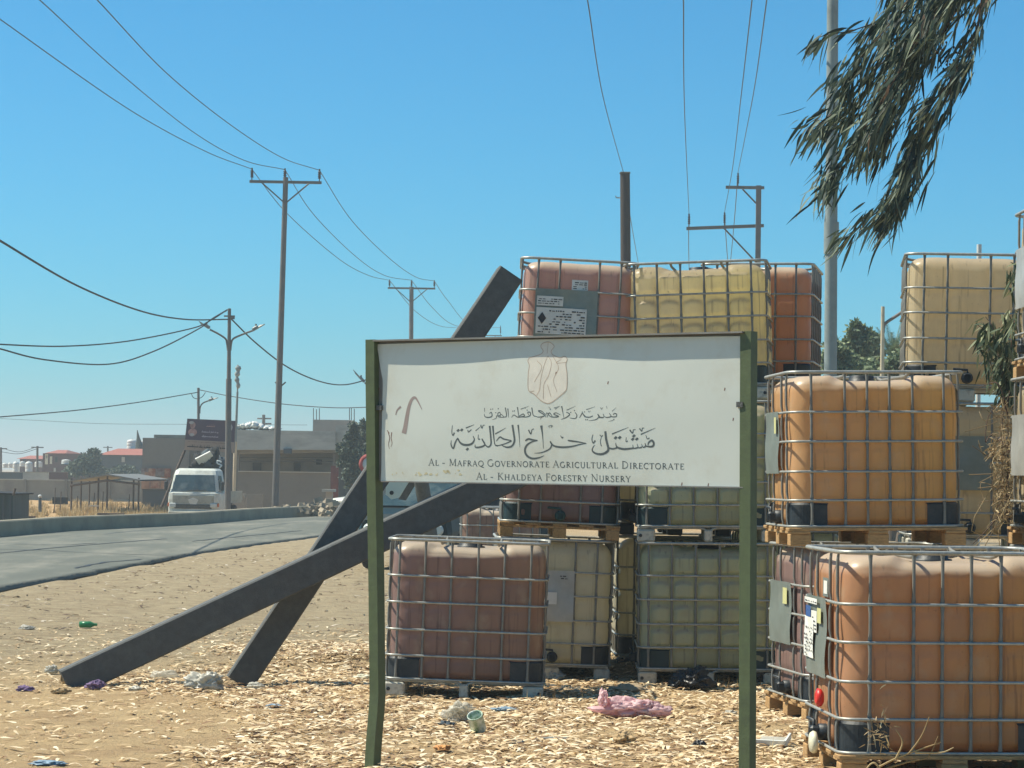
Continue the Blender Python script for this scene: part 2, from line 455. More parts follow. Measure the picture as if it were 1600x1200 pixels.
leaves(1500, (-7.5, 1), (21, 50), (.03, .2), "verge_scraps", M_scrap, verge_density, lift=.003)

M_peb = mat("pebbles", rgb(176, 156, 126), rough=.95, var=.3, scale=12, island=.35)
mb = MB()
for _ in range(420):
    y = random.uniform(12, 40); x = random.uniform(-.24 * y, .10 * y)
    if x < near_edge(y) + .2: continue
    s_ = random.uniform(.006, .018) * (1 + y / 60); M = Matrix.Rotation(random.uniform(0, 6), 3, 'Z') @ Matrix.Rotation(random.uniform(0, 6), 3, 'X')
    mb.box((x, y, ground_zn(x, y) + s_ * .2), (s_ * 1.5, s_, s_ * .7), M=M, taper=random.uniform(.4, .9))
mb.build("pebbles", M_peb, kind="stuff")
# ------------------------------------------------------------------ caged bulk tanks (1.2 x 1.0 x 1.16 m)
RINGS = [1.150, .885, .69, .49, .30, .128]
BARS_A = [-.505, -.315, -.12, .075, .27, .465]
BARS_B = [-.44, -.215, -.065, .085, .24, .45]
BARS_S = [-.345, -.165, .165, .345]          # on the 1.0 m ends, wide gap for the valve and label plate
def rrect(hx, hy, r, nc, ns):
    pts = []
    for (cx, cy, a0) in ((hx - r, -(hy - r), -90), (hx - r, hy - r, 0), (-(hx - r), hy - r, 90), (-(hx - r), -(hy - r), 180)):
        for i in range(nc + 1):
            a = math.radians(a0 + 90 * i / nc); pts.append((cx + r * math.cos(a), cy + r * math.sin(a)))
    out = []
    for i, p in enumerate(pts):
        q = pts[(i + 1) % len(pts)]; out.append(p)
        d = math.hypot(q[0] - p[0], q[1] - p[1])
        if d > .2:
            for k in range(1, ns): out.append((p[0] + (q[0] - p[0]) * k / ns, p[1] + (q[1] - p[1]) * k / ns))
    return out

def make_bottle(bars, depth, seed, shoulder=.10):
    rnd = random.Random(seed)
    per = rrect(.562, .462, .13, 6, 44)
    zs = list(np.linspace(.135, 1.03, 60)); rows = []
    rim = [(0, 0)] ; sh = []
    for i in range(1, 9):
        a = math.radians(90 * i / 8); sh.append((shoulder * (1 - math.cos(a)), math.sin(a) * shoulder))
    offs = {}
    def bulge(x, y, z):
        # which face
        if abs(abs(y) - .462) < .02 and abs(x) < .47: u = x; bb = bars; lim = .50
        elif abs(abs(x) - .562) < .02 and abs(y) < .36: u = y; bb = BARS_S; lim = .40
        else: return 0.004 * math.sin(z * 14 + seed)
        edges = [-lim] + list(bb) + [lim]
        c = 0
        for i in range(len(edges) - 1):
            if edges[i] <= u <= edges[i + 1]:
                wdt = edges[i + 1] - edges[i]
                t = (u - edges[i]) / wdt
                c = smooth(0, min(.42, .035 / wdt), t) * smooth(0, min(.42, .035 / wdt), 1 - t)
                key = (i, u > 0 and y > 0); ce = abs(t - .5) * 2
                break
        zz = 0
        for i in range(len(RINGS) - 1):
            a_, b_ = RINGS[i + 1], RINGS[i]
            if a_ <= z <= b_:
                t = (z - a_) / (b_ - a_)
                top = .80 - .22 * ce ** 2.5
                zz = smooth(0.02, .14, t) * (1 - smooth(top - .16, top, t))
        return (depth if z > .31 else min(depth, .007)) * c * zz
    def dip(x, y): return .034 * smooth(.36, .27, abs(x)) 
    for z in zs:
        row = []
        for (x, y) in per:
            b_ = bulge(x, y, z); L = math.hypot(x / .562, y / .462)
            nx_, ny_ = (0, math.copysign(1, y)) if abs(abs(y) - .462) < .02 else ((math.copysign(1, x), 0) if abs(abs(x) - .562) < .02 else (x, y))
            ins = .03 * smooth(.18, .135, z)
            w_ = .009 * noise.noise(Vector((x * 3 + seed, y * 3, z * 3))) + .003 * noise.noise(Vector((x * 9 + seed, y * 9, z * 7)))
            row.append((x + nx_ * (b_ + w_ - ins), y + ny_ * (b_ + w_ - ins), z))
        rows.append(row)
    for (ins, dz) in sh:
        row = []
        for (x, y) in per:
            sx = (.562 - ins) / .562; sy = (.462 - ins) / .462
            w_ = .007 * noise.noise(Vector((x * 5 + seed, y * 5, 7)))
            row.append((x * sx, y * sy, 1.03 + dz * (1 - dip(x, y) / shoulder * 1.0) + w_))
        rows.append(row)
    for s_ in (.7, .4, .12):
        row = []
        for (x, y) in per:
            X = x * s_ * .82; Yy = y * s_ * .78
            z = 1.03 + shoulder - dip(X, Yy) + .008 * noise.noise(Vector((X * 6 + seed, Yy * 6, 1)))
            row.append((X, Yy, z))
        rows.append(row)
    n = len(per); vs = [p for r_ in rows for p in r_]; mb = MB()
    fs = [(j * n + i, j * n + (i + 1) % n, (j + 1) * n + (i + 1) % n, (j + 1) * n + i) for j in range(len(rows) - 1) for i in range(n)]
    fs.append(tuple(range(n - 1, -1, -1))); fs.append(tuple(range((len(rows) - 1) * n, len(rows) * n)))
    mb.add(vs, fs, True); mb.sm[-1] = mb.sm[-2] = False
    return mb.mesh("bottle")
BOTTLES = {('A', 0): make_bottle(BARS_A, .005, 1), ('B', 0): make_bottle(BARS_B, .005, 2), ('A', 1): make_bottle(BARS_A, .026, 3), ('B', 1): make_bottle(BARS_B, .022, 5)}

def tank_meshes():
    m = {}
    per = rrect(.592, .492, .10, 6, 6)
    m['top'] = MB().tube([(x, y, 0) for x, y in per], .0115, 8, closed=True).mesh("cage_ring")
    m['ring'] = MB().tube([(x, y, 0) for x, y in per], .0085, 8, closed=True).mesh("cage_ring")
    # upright: pinched flat where it meets each ring
    def upright():
        zz = [.128]; rr = [.6]
        for i in range(len(RINGS) - 1, 0, -1):
            a_, b_ = RINGS[i], RINGS[i - 1]
            zz += [a_ + .025, a_ + .05, b_ - .05, b_ - .025, b_]; rr += [.75, 1, 1, .75, .6]
        pts = [(0, 0, z) for z in zz]
        mb = MB().tube(pts, [.0088 * (2 - r_) ** .35 for r_ in rr], 8)
        mb.v = [(x * (1.0), y * (1.0 if abs(y) < 1e-9 else min(1.0, 1.0)) , z) for x, y, z in mb.v]
        # offset inwards at the crossings like the real pressed tubes
        out = []
        for x, y, z in mb.v:
            d = min(abs(z - q) for q in RINGS); k = smooth(.045, .0, d)
            out.append((x * (1 + .35 * k), y * (1 - .45 * k) + .007 * k, z))
        mb.v = out
        return mb.mesh("cage_bar")
    m['bar'] = upright()
    m['cross'] = MB().tube([(0, -.492, 0), (0, -.44, -.012), (0, -.36, -.022), (0, .36, -.022), (0, .44, -.012), (0, .492, 0)], .011, 8).mesh("top_bar")
    g = MB(); pts = []
    for i in range(9):
        a = math.radians(180 + 90 * i / 8); pts.append((-(.571 - .12) + .12 * math.cos(a), -(.471 - .12) + .12 * math.sin(a)))
    pts = [(-.571, -.24)] + pts + [(-.335, -.471)]
    vs = [(x, y, z) for z in (.13, .27, .285) for x, y in pts]
    vs = [(x + (.012 if z > .28 else 0) * (1 if x < 0 else -1), y + (.012 if z > .28 else 0), z) for x, y, z in vs]
    vs += [(x + .025, y + .025, .13) for x, y in pts]
    k = len(pts)
    g.add(vs, [(j * k + i, j * k + i + 1, (j + 1) * k + i + 1, (j + 1) * k + i) for j in range(2) for i in range(k - 1)])
    m['guard'] = g.mesh("corner_guard")
    b = MB().box((0, 0, 0), (1.2, .12, .02), bev=.003); m['board_long'] = b.mesh("board")
    m['board_cross'] = MB().box((0, 0, 0), (.13, 1.0, .02), bev=.003).mesh("board")
    m['runner'] = MB().box((0, 0, 0), (1.2, .10, .018), bev=.003).mesh("board")
    m['block'] = MB().box((0, 0, 0), (.14, .11, .078), bev=.004).mesh("block")
    f = MB().box((0, 0, .05), (.15, .13, .10), bev=.012)
    m['foot'] = f.mesh("foot")
    m['hole'] = MB().lathe([(.014, 0), (.014, .004)], n=10, M=Matrix.Rotation(math.pi / 2, 3, 'X')).mesh("foot_hole")
    sk = MB()
    for y in (-.455, .455):
        sk.tube(spline([(-.58, y, .112), (-.3, y, .112), (-.07, y, .112), (0, y, .085), (.07, y, .112), (.3, y, .112), (.58, y, .112)], 4), .011, 8)
    for x in (-.56, .56):
        sk.tube([(x, -.45, .112), (x, .45, .112)], .011, 8)
    sk.box((0, 0, .118), (1.08, .86, .008))
    m['skid'] = sk.mesh("skid_frame")
    m['cap'] = MB().lathe([(.105, 0), (.105, .012), (.085, .016), (.085, .045), (.078, .052)], n=24).mesh("screw_cap")
    v = MB().lathe([(.045, 0), (.045, .05), (.03, .055), (.03, .10)], M=Matrix.Rotation(-math.pi / 2, 3, 'Y'), c=(-.555, 0, .185), n=14)
    v.box((-.62, 0, .185), (.07, .07, .07), bev=.012); v.tube([(-.63, 0, .22), (-.63, .0, .245), (-.64, .11, .25)], .01, 8)
    m['valve'] = v.mesh("valve")
    pl = MB(); q = []
    for i in range(9):
        for j in range(9):
            q.append((-.603 - .004 * math.sin(j * .8) - .003 * math.sin(i * 1.3 + j), -.16 + .52 * i / 8, .478 + .42 * j / 8))
    pl.add(q, [(i * 9 + j, i * 9 + j + 1, (i + 1) * 9 + j + 1, (i + 1) * 9 + j) for i in range(8) for j in range(8)], True)
    m['plate'] = pl.mesh("label_plate")
    return m
TM = tank_meshes()

def plastic(name, c, c2=None, tr=.38, streak=.25, gain=1.12):
    c = (min(.9, c[0] * gain), min(.88, c[1] * gain * 1.03), min(.85, c[2] * gain * 1.02)); c2 = (min(.9, c2[0] * gain), min(.88, c2[1] * gain * 1.03), min(.85, c2[2] * gain * .95)) if c2 else None
    g = sum(c[:3]) / 3; k = .95
    c = tuple(g + (x - g) * k for x in c[:3]) + (1,)
    if c2: g2 = sum(c2[:3]) / 3; c2 = tuple(g2 + (x - g2) * k for x in c2[:3]) + (1,)
    mt = mat("tank plastic " + name, c, rough=.34, var=.10, scale=2.2, color2=c2, translucent=tr, spec=.4, bump=.06, bscale=9,
             dirt=tuple(x * .55 for x in c[:3]) + (1,), dirt_scale=5, dirt_amt=streak, stretch=(1, 1, .22))
    # upper shoulders: sunlit cream painted into the colour of upward faces
    n = mt.node_tree.nodes; l = mt.node_tree.links
    # the plastic tint shifts from one end to the other
    tcn = [q for q in n if q.bl_idname == 'ShaderNodeTexCoord'][0]; sx = n.new("ShaderNodeSeparateXYZ"); l.new(tcn.outputs["Object"], sx.inputs[0])
    mxn = [q for q in n if q.bl_idname == 'ShaderNodeMix' and q.inputs[0].links and q.inputs[0].links[0].from_node.bl_idname == 'ShaderNodeMapRange' and not q.inputs[6].links][0]
    old = mxn.inputs[0].links[0].from_socket
    gr = n.new("ShaderNodeMapRange"); gr.inputs[1].default_value = -.55; gr.inputs[2].default_value = .45; l.new(sx.outputs[0], gr.inputs[0])
    av = n.new("ShaderNodeMath"); av.operation = 'MULTIPLY_ADD'; av.inputs[1].default_value = .35; l.new(old, av.inputs[0])
    g7 = n.new("ShaderNodeMath"); g7.operation = 'MULTIPLY'; g7.inputs[1].default_value = .65; l.new(gr.outputs[0], g7.inputs[0]); l.new(g7.outputs[0], av.inputs[2])
    l.new(av.outputs[0], mxn.inputs[0])
    mxn.inputs[6].default_value = tuple(c[:3]) + (1,)
    b = [q for q in n if q.bl_idname == 'ShaderNodeBsdfPrincipled'][0]; t_ = [q for q in n if q.bl_idname == 'ShaderNodeBsdfTranslucent'][0]
    src = b.inputs["Base Color"].links[0].from_socket
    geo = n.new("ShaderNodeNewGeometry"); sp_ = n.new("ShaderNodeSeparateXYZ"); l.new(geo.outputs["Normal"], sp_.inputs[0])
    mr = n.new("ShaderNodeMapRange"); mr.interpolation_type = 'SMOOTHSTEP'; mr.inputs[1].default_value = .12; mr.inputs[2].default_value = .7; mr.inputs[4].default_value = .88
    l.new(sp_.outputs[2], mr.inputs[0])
    # run marks down the sides, scuffs, and sediment settled at the bottom
    def nz_(scale, st, lo, hi, amt, colr, src_, det=3):
        mp = n.new("ShaderNodeMapping"); mp.inputs["Scale"].default_value = st; l.new(tcn.outputs["Object"], mp.inputs[0])
        t = n.new("ShaderNodeTexNoise"); t.inputs["Scale"].default_value = scale; t.inputs["Detail"].default_value = det; l.new(mp.outputs[0], t.inputs["Vector"])
        r = n.new("ShaderNodeMapRange"); r.inputs[1].default_value = lo; r.inputs[2].default_value = hi; r.inputs[4].default_value = amt; l.new(t.outputs[0], r.inputs[0])
        x = n.new("ShaderNodeMix"); x.data_type = 'RGBA'; x.inputs[7].default_value = colr; l.new(r.outputs[0], x.inputs[0]); l.new(src_, x.inputs[6]); return x.outputs[2]
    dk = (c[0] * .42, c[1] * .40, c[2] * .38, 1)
    src = nz_(26, (1, 1, .03), .60, .68, .55, dk, src)
    src = nz_(7, (1, 1, .8), .56, .72, .35, rgb(196, 180, 152), src, 8)
    src = nz_(60, (1, 1, 1), .66, .74, .35, dk, src, 4)
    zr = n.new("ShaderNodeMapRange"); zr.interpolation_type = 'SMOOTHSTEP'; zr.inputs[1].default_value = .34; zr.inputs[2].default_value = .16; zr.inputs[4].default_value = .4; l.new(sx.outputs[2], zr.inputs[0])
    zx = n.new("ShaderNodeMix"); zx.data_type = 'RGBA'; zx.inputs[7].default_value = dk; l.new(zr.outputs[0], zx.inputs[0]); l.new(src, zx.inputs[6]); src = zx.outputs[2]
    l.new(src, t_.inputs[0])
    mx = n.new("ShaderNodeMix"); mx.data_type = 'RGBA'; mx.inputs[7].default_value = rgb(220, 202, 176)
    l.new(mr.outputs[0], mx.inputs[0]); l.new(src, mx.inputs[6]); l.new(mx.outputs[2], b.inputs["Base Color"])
    return mt
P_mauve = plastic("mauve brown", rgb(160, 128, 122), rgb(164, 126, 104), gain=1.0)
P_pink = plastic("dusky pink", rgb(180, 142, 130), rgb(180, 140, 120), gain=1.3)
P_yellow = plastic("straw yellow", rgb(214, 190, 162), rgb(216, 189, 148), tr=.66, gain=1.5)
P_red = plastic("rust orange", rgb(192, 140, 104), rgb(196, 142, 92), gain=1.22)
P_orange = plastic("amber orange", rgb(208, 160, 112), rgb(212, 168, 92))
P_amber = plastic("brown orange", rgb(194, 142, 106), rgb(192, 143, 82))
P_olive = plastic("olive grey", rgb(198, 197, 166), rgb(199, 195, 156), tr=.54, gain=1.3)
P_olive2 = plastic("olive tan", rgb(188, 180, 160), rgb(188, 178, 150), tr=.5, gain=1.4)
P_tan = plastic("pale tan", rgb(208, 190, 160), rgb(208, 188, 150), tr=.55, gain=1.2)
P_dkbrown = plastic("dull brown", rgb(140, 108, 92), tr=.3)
M_plate = mat("label plate steel", rgb(126, 134, 126), rough=.45, metal=.3, var=.12, scale=5, bump=.15, bscale=9, dirt=rgb(150, 156, 150), dirt_amt=.35)
M_platew = mat("label plate pale steel", rgb(170, 172, 168), rough=.4, metal=.3, var=.14, scale=5, bump=.2, bscale=9)
M_paper = mat("label paper", rgb(216, 216, 208), rough=.8, var=.06, scale=8, dirt=rgb(170, 165, 150), dirt_amt=.5)
M_ink = mat("printed ink", rgb(52, 54, 60), rough=.7, var=.1)
M_blue = mat("blue print", rgb(48, 84, 140), rough=.7, var=.1)
M_yel = mat("yellow print", rgb(190, 188, 132), rough=.7, var=.1)
M_capred = mat("red plastic", rgb(200, 40, 34), rough=.4, var=.1)
M_cream = mat("cream plastic", rgb(214, 210, 184), rough=.45, var=.1)
M_teal_pl = mat("dark green plastic", rgb(26, 66, 66), rough=.45, var=.15)
M_dkgreen = mat("dark green guard plastic", rgb(26, 50, 54), rough=.55, var=.2, scale=8)

def sheet(parent, y0, y1, z0, z1, material, x=-.612, name="label_sheet", wav=.0):
    mb = MB(); n = 4; q = []
    for i in range(n + 1):
        for j in range(n + 1):
            q.append((x - wav * math.sin(i * 1.7 + j * 1.1), y0 + (y1 - y0) * i / n, z0 + (z1 - z0) * j / n))
    mb.add(q, [(i * (n + 1) + j, i * (n + 1) + j + 1, (i + 1) * (n + 1) + j + 1, (i + 1) * (n + 1) + j) for i in range(n) for j in range(n)])
    return local(mb, name, material, parent)
def print_lines(parent, y0, y1, z0, z1, rows, x=-.6155, seed=0, dens=.75):
    rnd = random.Random(seed); mb = MB(); dz = (z1 - z0) / rows
    for r_ in range(rows):
        y = y0; z = z0 + dz * r_
        while y < y1 - .01:
            w_ = rnd.uniform(.008, .035)
            if rnd.random() < dens:
                h = dz * rnd.uniform(.28, .5); e = min(y1, y + w_)
                mb.add([(x, y, z), (x, e, z), (x, e, z + h), (x, y, z + h)], [(0, 1, 2, 3)])
            y += w_ + .008
    return local(mb, "printed_text", M_ink, parent, kind="stuff")

def tank(label, cx, s, z, plast, valve='left', pallet='wood', bars='A', bulge=0, yaw=0.0, tilt=0.0, pitch=0.0, guard=None, plate=None, valve_mat=None, woodm=None, cx_is='centre', topdx=0):
    """valve: which world side the 1.0 m valve end faces ('left','front'); cx,s: pixel column of the front face centre and px per metre there; z: base height"""
    Y = FPX / s
    d = W(cx, 740, Y); X = d.x
    half = .5 if valve == 'left' else .6
    base = Vector((X, Y + half, z))
    # long side faces the camera when the valve end faces left
    rotz = (0 if valve == 'left' else math.pi / 2) + yaw
    root = thing("bulk_liquid_tank", label, "liquid tank", base, "caged bulk liquid tanks")
    R = Matrix.Rotation(tilt, 4, 'Y') @ Matrix.Rotation(pitch, 4, 'X') @ Matrix.Rotation(rotz, 4, 'Z')
    root.rotation_mode = 'QUATERNION'; root.rotation_quaternion = R.to_quaternion()
    guard = guard or M_black
    root.scale = (1.015, 1.015, 1.015)
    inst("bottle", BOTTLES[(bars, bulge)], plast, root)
    inst("cage_ring", TM['top'], M_galv, root, (0, 0, RINGS[0]))
    for q in RINGS[1:]: inst("cage_ring", TM['ring'], M_galv, root, (0, 0, q))
    B = BARS_A if bars == 'A' else BARS_B
    for x in B:
        inst("cage_bar", TM['bar'], M_galv_dull, root, (x, -.582, 0) if False else (x, -.482, 0))
        inst("cage_bar", TM['bar'], M_galv_dull, root, (-x, .482, 0), (0, 0, math.pi))
    for y in BARS_S:
        inst("cage_bar", TM['bar'], M_galv_dull, root, (-.582, y, 0), (0, 0, -math.pi / 2))
        inst("cage_bar", TM['bar'], M_galv_dull, root, (.582, y, 0), (0, 0, math.pi / 2))
    for (sx, sy) in ((1, 1), (-1, 1), (1, -1), (-1, -1)):
        inst("corner_guard", TM['guard'], guard, root, (0, 0, 0), (0, 0, 0), (sx, sy, 1))
    for x in (-.2, .22): inst("top_bar", TM['cross'], M_galv_dull, root, (x, 0, RINGS[0] - .002))
    inst("screw_cap", TM['cap'], M_black, root, (.0, .0, 1.092))
    inst("valve", TM['valve'], valve_mat or M_black, root)
    if pallet == 'wood':
        pr = bpy.data.objects.new("pallet", None); COL.objects.link(pr); pr.parent = root
        wm = woodm or M_wood
        for y in (-.44, -.22, 0, .22, .44): inst("board", TM['board_long'], wm, pr, (0, y, .108))
        for x in (-.52, 0, .52): inst("board", TM['board_cross'], wm, pr, (x, 0, .0875 + .0001))
        for x in (-.52, 0, .52):
            for y in (-.44, 0, .44): inst("block", TM['block'], wm, pr, (x, y, .0385 + .0))
    else:
        pr = bpy.data.objects.new("pallet", None); COL.objects.link(pr); pr.parent = root
        for x in (-.51, 0, .51):
            for y in (-.42, 0, .42):
                fo = inst("foot", TM['foot'], M_foot if pallet == 'grey' else M_black, pr, (x, y, 0), (0, 0, 0), (1 if x else .45, 1, 1))
        for x, y, a in ((.555, -.4865, 0), (-.555, -.4865, 0)): inst("foot_hole", TM['hole'], M_black, pr, (x, y, .05), (0, 0, a))
        inst("skid_frame", TM['skid'], M_galv, pr)
    if plate:
        pm = M_platew if plate == 'pale' else M_plate
        p = inst("label_plate", TM['plate'], pm, root)
    return root

def gz(s, off=0): return ground_z(0, FPX / s + off)
LV = 1.182
# stack A, seen end-on with the valve face to the camera
zA = gz(186) + .012
tA1 = tank("olive caged tank on the ground half hidden behind the mauve one, pale plate", 862, 186, zA, P_olive2, 'front', 'grey', yaw=.03, tilt=.026, plate='pale')
tA2 = tank("mauve brown caged tank on a wooden pallet, just below the white nursery sign", 873, 186, zA + LV, P_mauve, 'front', 'wood', yaw=.02, tilt=.028, guard=M_dkgreen, valve_mat=M_teal_pl)
tA3 = tank("dusky pink caged tank with hazard labels, topmost behind the sign and leaning right", 894, 185, zA + 2 * LV, P_pink, 'front', 'wood', yaw=.0, tilt=.040, plate='dark')
# front left tank
tF = tank("mauve caged tank with six columns standing alone on the ground under the sign", 731, 208.6, gz(208.6), P_mauve, 'left', 'grey', bars='A', yaw=-.02, tilt=.022)
# stack C behind the sign
zC = gz(188)
tC1 = tank("pale olive tank with arched bulges standing on the ground beside the right green post", 1116, 188, zC, P_olive, 'left', 'grey', bulge=1, yaw=-.03, tilt=-.006, guard=M_dkgreen)
tC2 = tank("pale olive tank with arched bulges, middle of its stack, cut by the sign's lower edge", 1113, 188, zC + LV, P_olive, 'left', 'grey', bulge=1, yaw=-.05, tilt=-.010, guard=M_dkgreen)
tC3 = tank("straw yellow caged tank on top of the stack behind the sign", 1103, 186, zC + 2 * LV, P_yellow, 'left', 'grey', bulge=1, yaw=-.15, tilt=-.036, guard=M_dkgreen)
# back row
zB = gz(177.5)
tB1 = tank("olive tank on the ground in the narrow gap between two stacks", 1052, 177.5, zB - .06, P_olive2, 'front', 'black', bulge=1, yaw=.03)
tB2 = tank("brownish olive tank second up in the narrow gap between two stacks", 1054, 177.5, zB - .06 + LV, P_olive2, 'front', 'black', bulge=1, yaw=.02)
tD0 = tank("olive tank at the bottom of the stack under the rust orange tank", 1240, 176, zB, P_olive, 'front', 'wood', yaw=.02)
tD1 = tank("tan tank second up under the rust orange tank", 1228, 176, zB + LV, P_tan, 'front', 'wood', yaw=.04)
tD2 = tank("rust orange caged tank on top, right of the straw yellow tank", 1200, 177, zB + 2 * LV, P_red, 'front', 'wood', yaw=-.20)
# right stacks
zR = gz(232)
tR1 = tank("mauve tank with creased grey label plate, on the ground behind the large brown orange tank", 1377, 231, zR, P_mauve, 'left', 'wood', bars='B', yaw=.17, plate='dark')
tR2 = tank("amber orange tank with dark corner guards and blank grey plate, on a wooden pallet", 1366, 232, zR + LV, P_orange, 'left', 'wood', bars='B', yaw=.065, tilt=-.018, plate='dark', woodm=M_wood)
tN = tank("large brown orange tank nearest the camera, paper labels on its end", 1484, 300, gz(300), P_amber, 'left', 'wood', bars='B', yaw=.075, tilt=-.002, plate='dark', valve_mat=M_black)
# back right stack
zS = gz(198) - .045
tS1 = tank("olive tank at the bottom of the back right stack, hidden behind nearer tanks", 1512, 198, zS, P_olive, 'front', 'grey')
tS2 = tank("grey olive tank with faded plate, second up behind the dried creeper", 1528, 198, zS + LV, P_tan, 'front', 'grey', plate='dark', yaw=-.10)
tS3 = tank("pale tan caged tank topmost at the right, behind the leafy shoots", 1525, 198, zS + 2 * LV, P_tan, 'front', 'grey', tilt=.014, yaw=-.13)
# right edge stack
tE = []
for k, lab in enumerate(("pale tank at the bottom of the stack cut by the right picture edge", "pale tank with cloudy plate, middle of the stack at the right picture edge", "pale tank with grey plate, topmost of the stack at the right picture edge")):
    tE.append(tank(lab, 1763 + (0, 0, 4)[k], 231, zR + k * LV, (P_olive, P_tan, P_tan)[k], 'left', 'wood', bars='B', yaw=(.0, .01, -.01)[k], plate=('dark', 'pale', 'pale')[k]))
# far brown tank
tX = tank("dull brown tank far behind, left of the middle stack", 782, 104, 0.0, P_dkbrown, 'left', 'grey', yaw=.05)
tX["category"] = "liquid tank"

# printed labels
sheet(tN, .02, .35, .855, .885, M_paper, x=-.6155); print_lines(tN, .03, .34, .862, .882, 1, x=-.617, seed=3)
sheet(tN, .19, .32, .78, .84, M_blue, x=-.6145, name="blue_panel")
sheet(tN, -.08, .02, .76, .84, M_yel, x=-.614, name="yellow_panel")
sheet(tN, .03, .175, .705, .82, M_paper, x=-.614); print_lines(tN, .04, .16, .72, .80, 4, x=-.6165, seed=15, dens=.4)
sheet(tN, .10, .345, .565, .78, M_paper, x=-.617, wav=.003); print_lines(tN, .11, .33, .58, .76, 9, x=-.6225, seed=5, dens=.4)
sheet(tN, -.08, .06, .90, 1.0, M_plate, x=-.5745, name="moulded_sticker"); sheet(tN, -.06, .03, .915, .985, M_paper, x=-.577)
mb = MB().lathe([(.03, 0), (.045, .01), (.05, .03), (.03, .04)], M=Matrix.Rotation(-math.pi / 2, 3, 'Y'), c=(-.592, -.05, .37), n=16); local(mb, "red_tag", M_capred, tN)
mb = MB().lathe([(.0, 0), (.055, .004), (.06, .02), (.05, .035), (0, .038)], M=Matrix.Rotation(-math.pi / 2, 3, 'Y'), c=(-.63, -.08, .14), n=20); local(mb, "valve_cap", M_cream, tN)
sheet(tR1, -.10, .0, .75, .86, M_yel, x=-.6145, name="yellow_sticker"); sheet(tR2, -.12, -.05, .75, .86, M_yel, x=-.6145, name="yellow_sticker")
sheet(tA3, .125, .345, .755, .835, M_paper, x=-.6145); print_lines(tA3, .135, .335, .77, .825, 3, x=-.617, seed=8)
sheet(tA3, -.075, .345, .52, .74, M_paper, x=-.6145, wav=.002); print_lines(tA3, -.06, .24, .53, .73, 9, x=-.619, seed=9, dens=.5); print_lines(tA3, .24, .33, .53, .60, 3, x=-.619, seed=2)
mb = MB().add([(-.6195, .26, .65), (-.6195, .295, .60), (-.6195, .33, .65), (-.6195, .295, .70)], [(0, 1, 2, 3)]); local(mb, "hazard_diamond", M_ink, tA3)
sheet(tA3, -.075, .06, .90, .985, M_paper, x=-.5745); print_lines(tA3, -.065, .05, .91, .975, 4, x=-.577, seed=4)
print_lines(tA1, -.14, -.04, .83, .87, 2, seed=6, x=-.6125)
sheet(tA1, -.02, .09, .62, .72, M_paper, x=-.6135)
# ------------------------------------------------------------------ the nursery sign on two green posts
DL, DR = 12.8, 11.6
sBL = W(594, 750, DL); sBR = W(1164, 762, DR); sTL = W(594, 534, DL); sTR = W(1166, 522, DR)
U = (sBR - sBL); U.z = 0; SW = U.length; U.normalize(); Nn = Vector((U.y, -U.x, 0))       # outward, towards the viewer
z0s = (sBL.z + sBR.z) / 2; z1s = (sTL.z + sTR.z) / 2
UP = Vector((0, 0, 1)); sorg = Vector((sBL.x, sBL.y, 0))
base = sorg + U * SW * .5; base.z = ground_z(base.x, base.y)
sign = thing("nursery_sign", "white metal nursery sign with Arabic and English lettering between two green posts", "sign", base)
def sign_uv(px, py):
    d = fwd * FPX + RGT * (px - 800.0) + UPV * (600.0 - py)
    t = (sorg - CAM).dot(Nn) / d.dot(Nn); p = CAM + d * t
    return (p - sorg).dot(U), p.z
def wave(u, v):
    a = u / SW; b = (v - z0s) / (z1s - z0s)
    return .010 * math.sin(a * 3.1) * math.sin(b * 3.1) + .003 * math.sin(a * 11 + b * 3) + .002 * noise.noise(Vector((u * 3, v * 4, 0)))
def sp(u, v, o=0.0): return sorg + U * u + UP * v + Nn * (wave(u, v) + .012 + o)
# painted sheet, its left edge torn and curled back
M_panel = mat("faded white sign paint", rgb(204, 208, 198), rough=.5, var=.03, scale=1.6, dirt=rgb(180, 168, 142), dirt_amt=.35, dirt_scale=2.2)
def left_edge(v):
    b = (v - z0s) / (z1s - z0s)
    return float(np.interp(b, [0, .1, .72, .80, .92, 1.0], [.006, .010, .012, -.004, -.022, -.034])) + .006
mb = MB(); nu, nv = 70, 26; vs = []
for j in range(nv + 1):
    v = z0s + (z1s - z0s) * j / nv
    for i in range(nu + 1):
        t = i / nu; le = left_edge(v); u = le + (SW - .004 - le) * t
        p = sp(u, v)
        if j == nv: p = sp(u, z1s - .012 + .006 * math.sin(t * 3.1))
        vs.append(p)
mb.add(vs, [(j * (nu + 1) + i, j * (nu + 1) + i + 1, (j + 1) * (nu + 1) + i + 1, (j + 1) * (nu + 1) + i) for j in range(nv) for i in range(nu)], True)
panel = mb.build("panel", M_panel, sign)
# backing frame
M_frame = mat("sign frame steel", rgb(132, 130, 124), rough=.6, metal=.2, var=.15, scale=10, dirt=rgb(120, 96, 80), dirt_amt=.5, dirt_scale=6)
def strip(u0, u1, v0, v1, o0, o1):
    P = []
    for o in (o0, o1):
        for (u, v) in ((u0, v0), (u1, v0), (u1, v1), (u0, v1)): P.append(sorg + U * u + UP * v + Nn * o)
    return P, [(3, 2, 1, 0), (4, 5, 6, 7), (0, 1, 5, 4), (1, 2, 6, 5), (2, 3, 7, 6), (3, 0, 4, 7)]
mb = MB()
mb.add(*strip(-.030, .02, z0s + .0, z1s, -.03, .002)); mb.add(*strip(.021, SW, z0s, z0s + .03, -.03, .0))
mb.add(*strip(.021, SW, z1s - .032, z1s, -.03, .0)); mb.add(*strip(.021, SW, z0s - .006, z0s - .0005, -.03, .022))
mb.build("backing_frame", M_frame, sign)
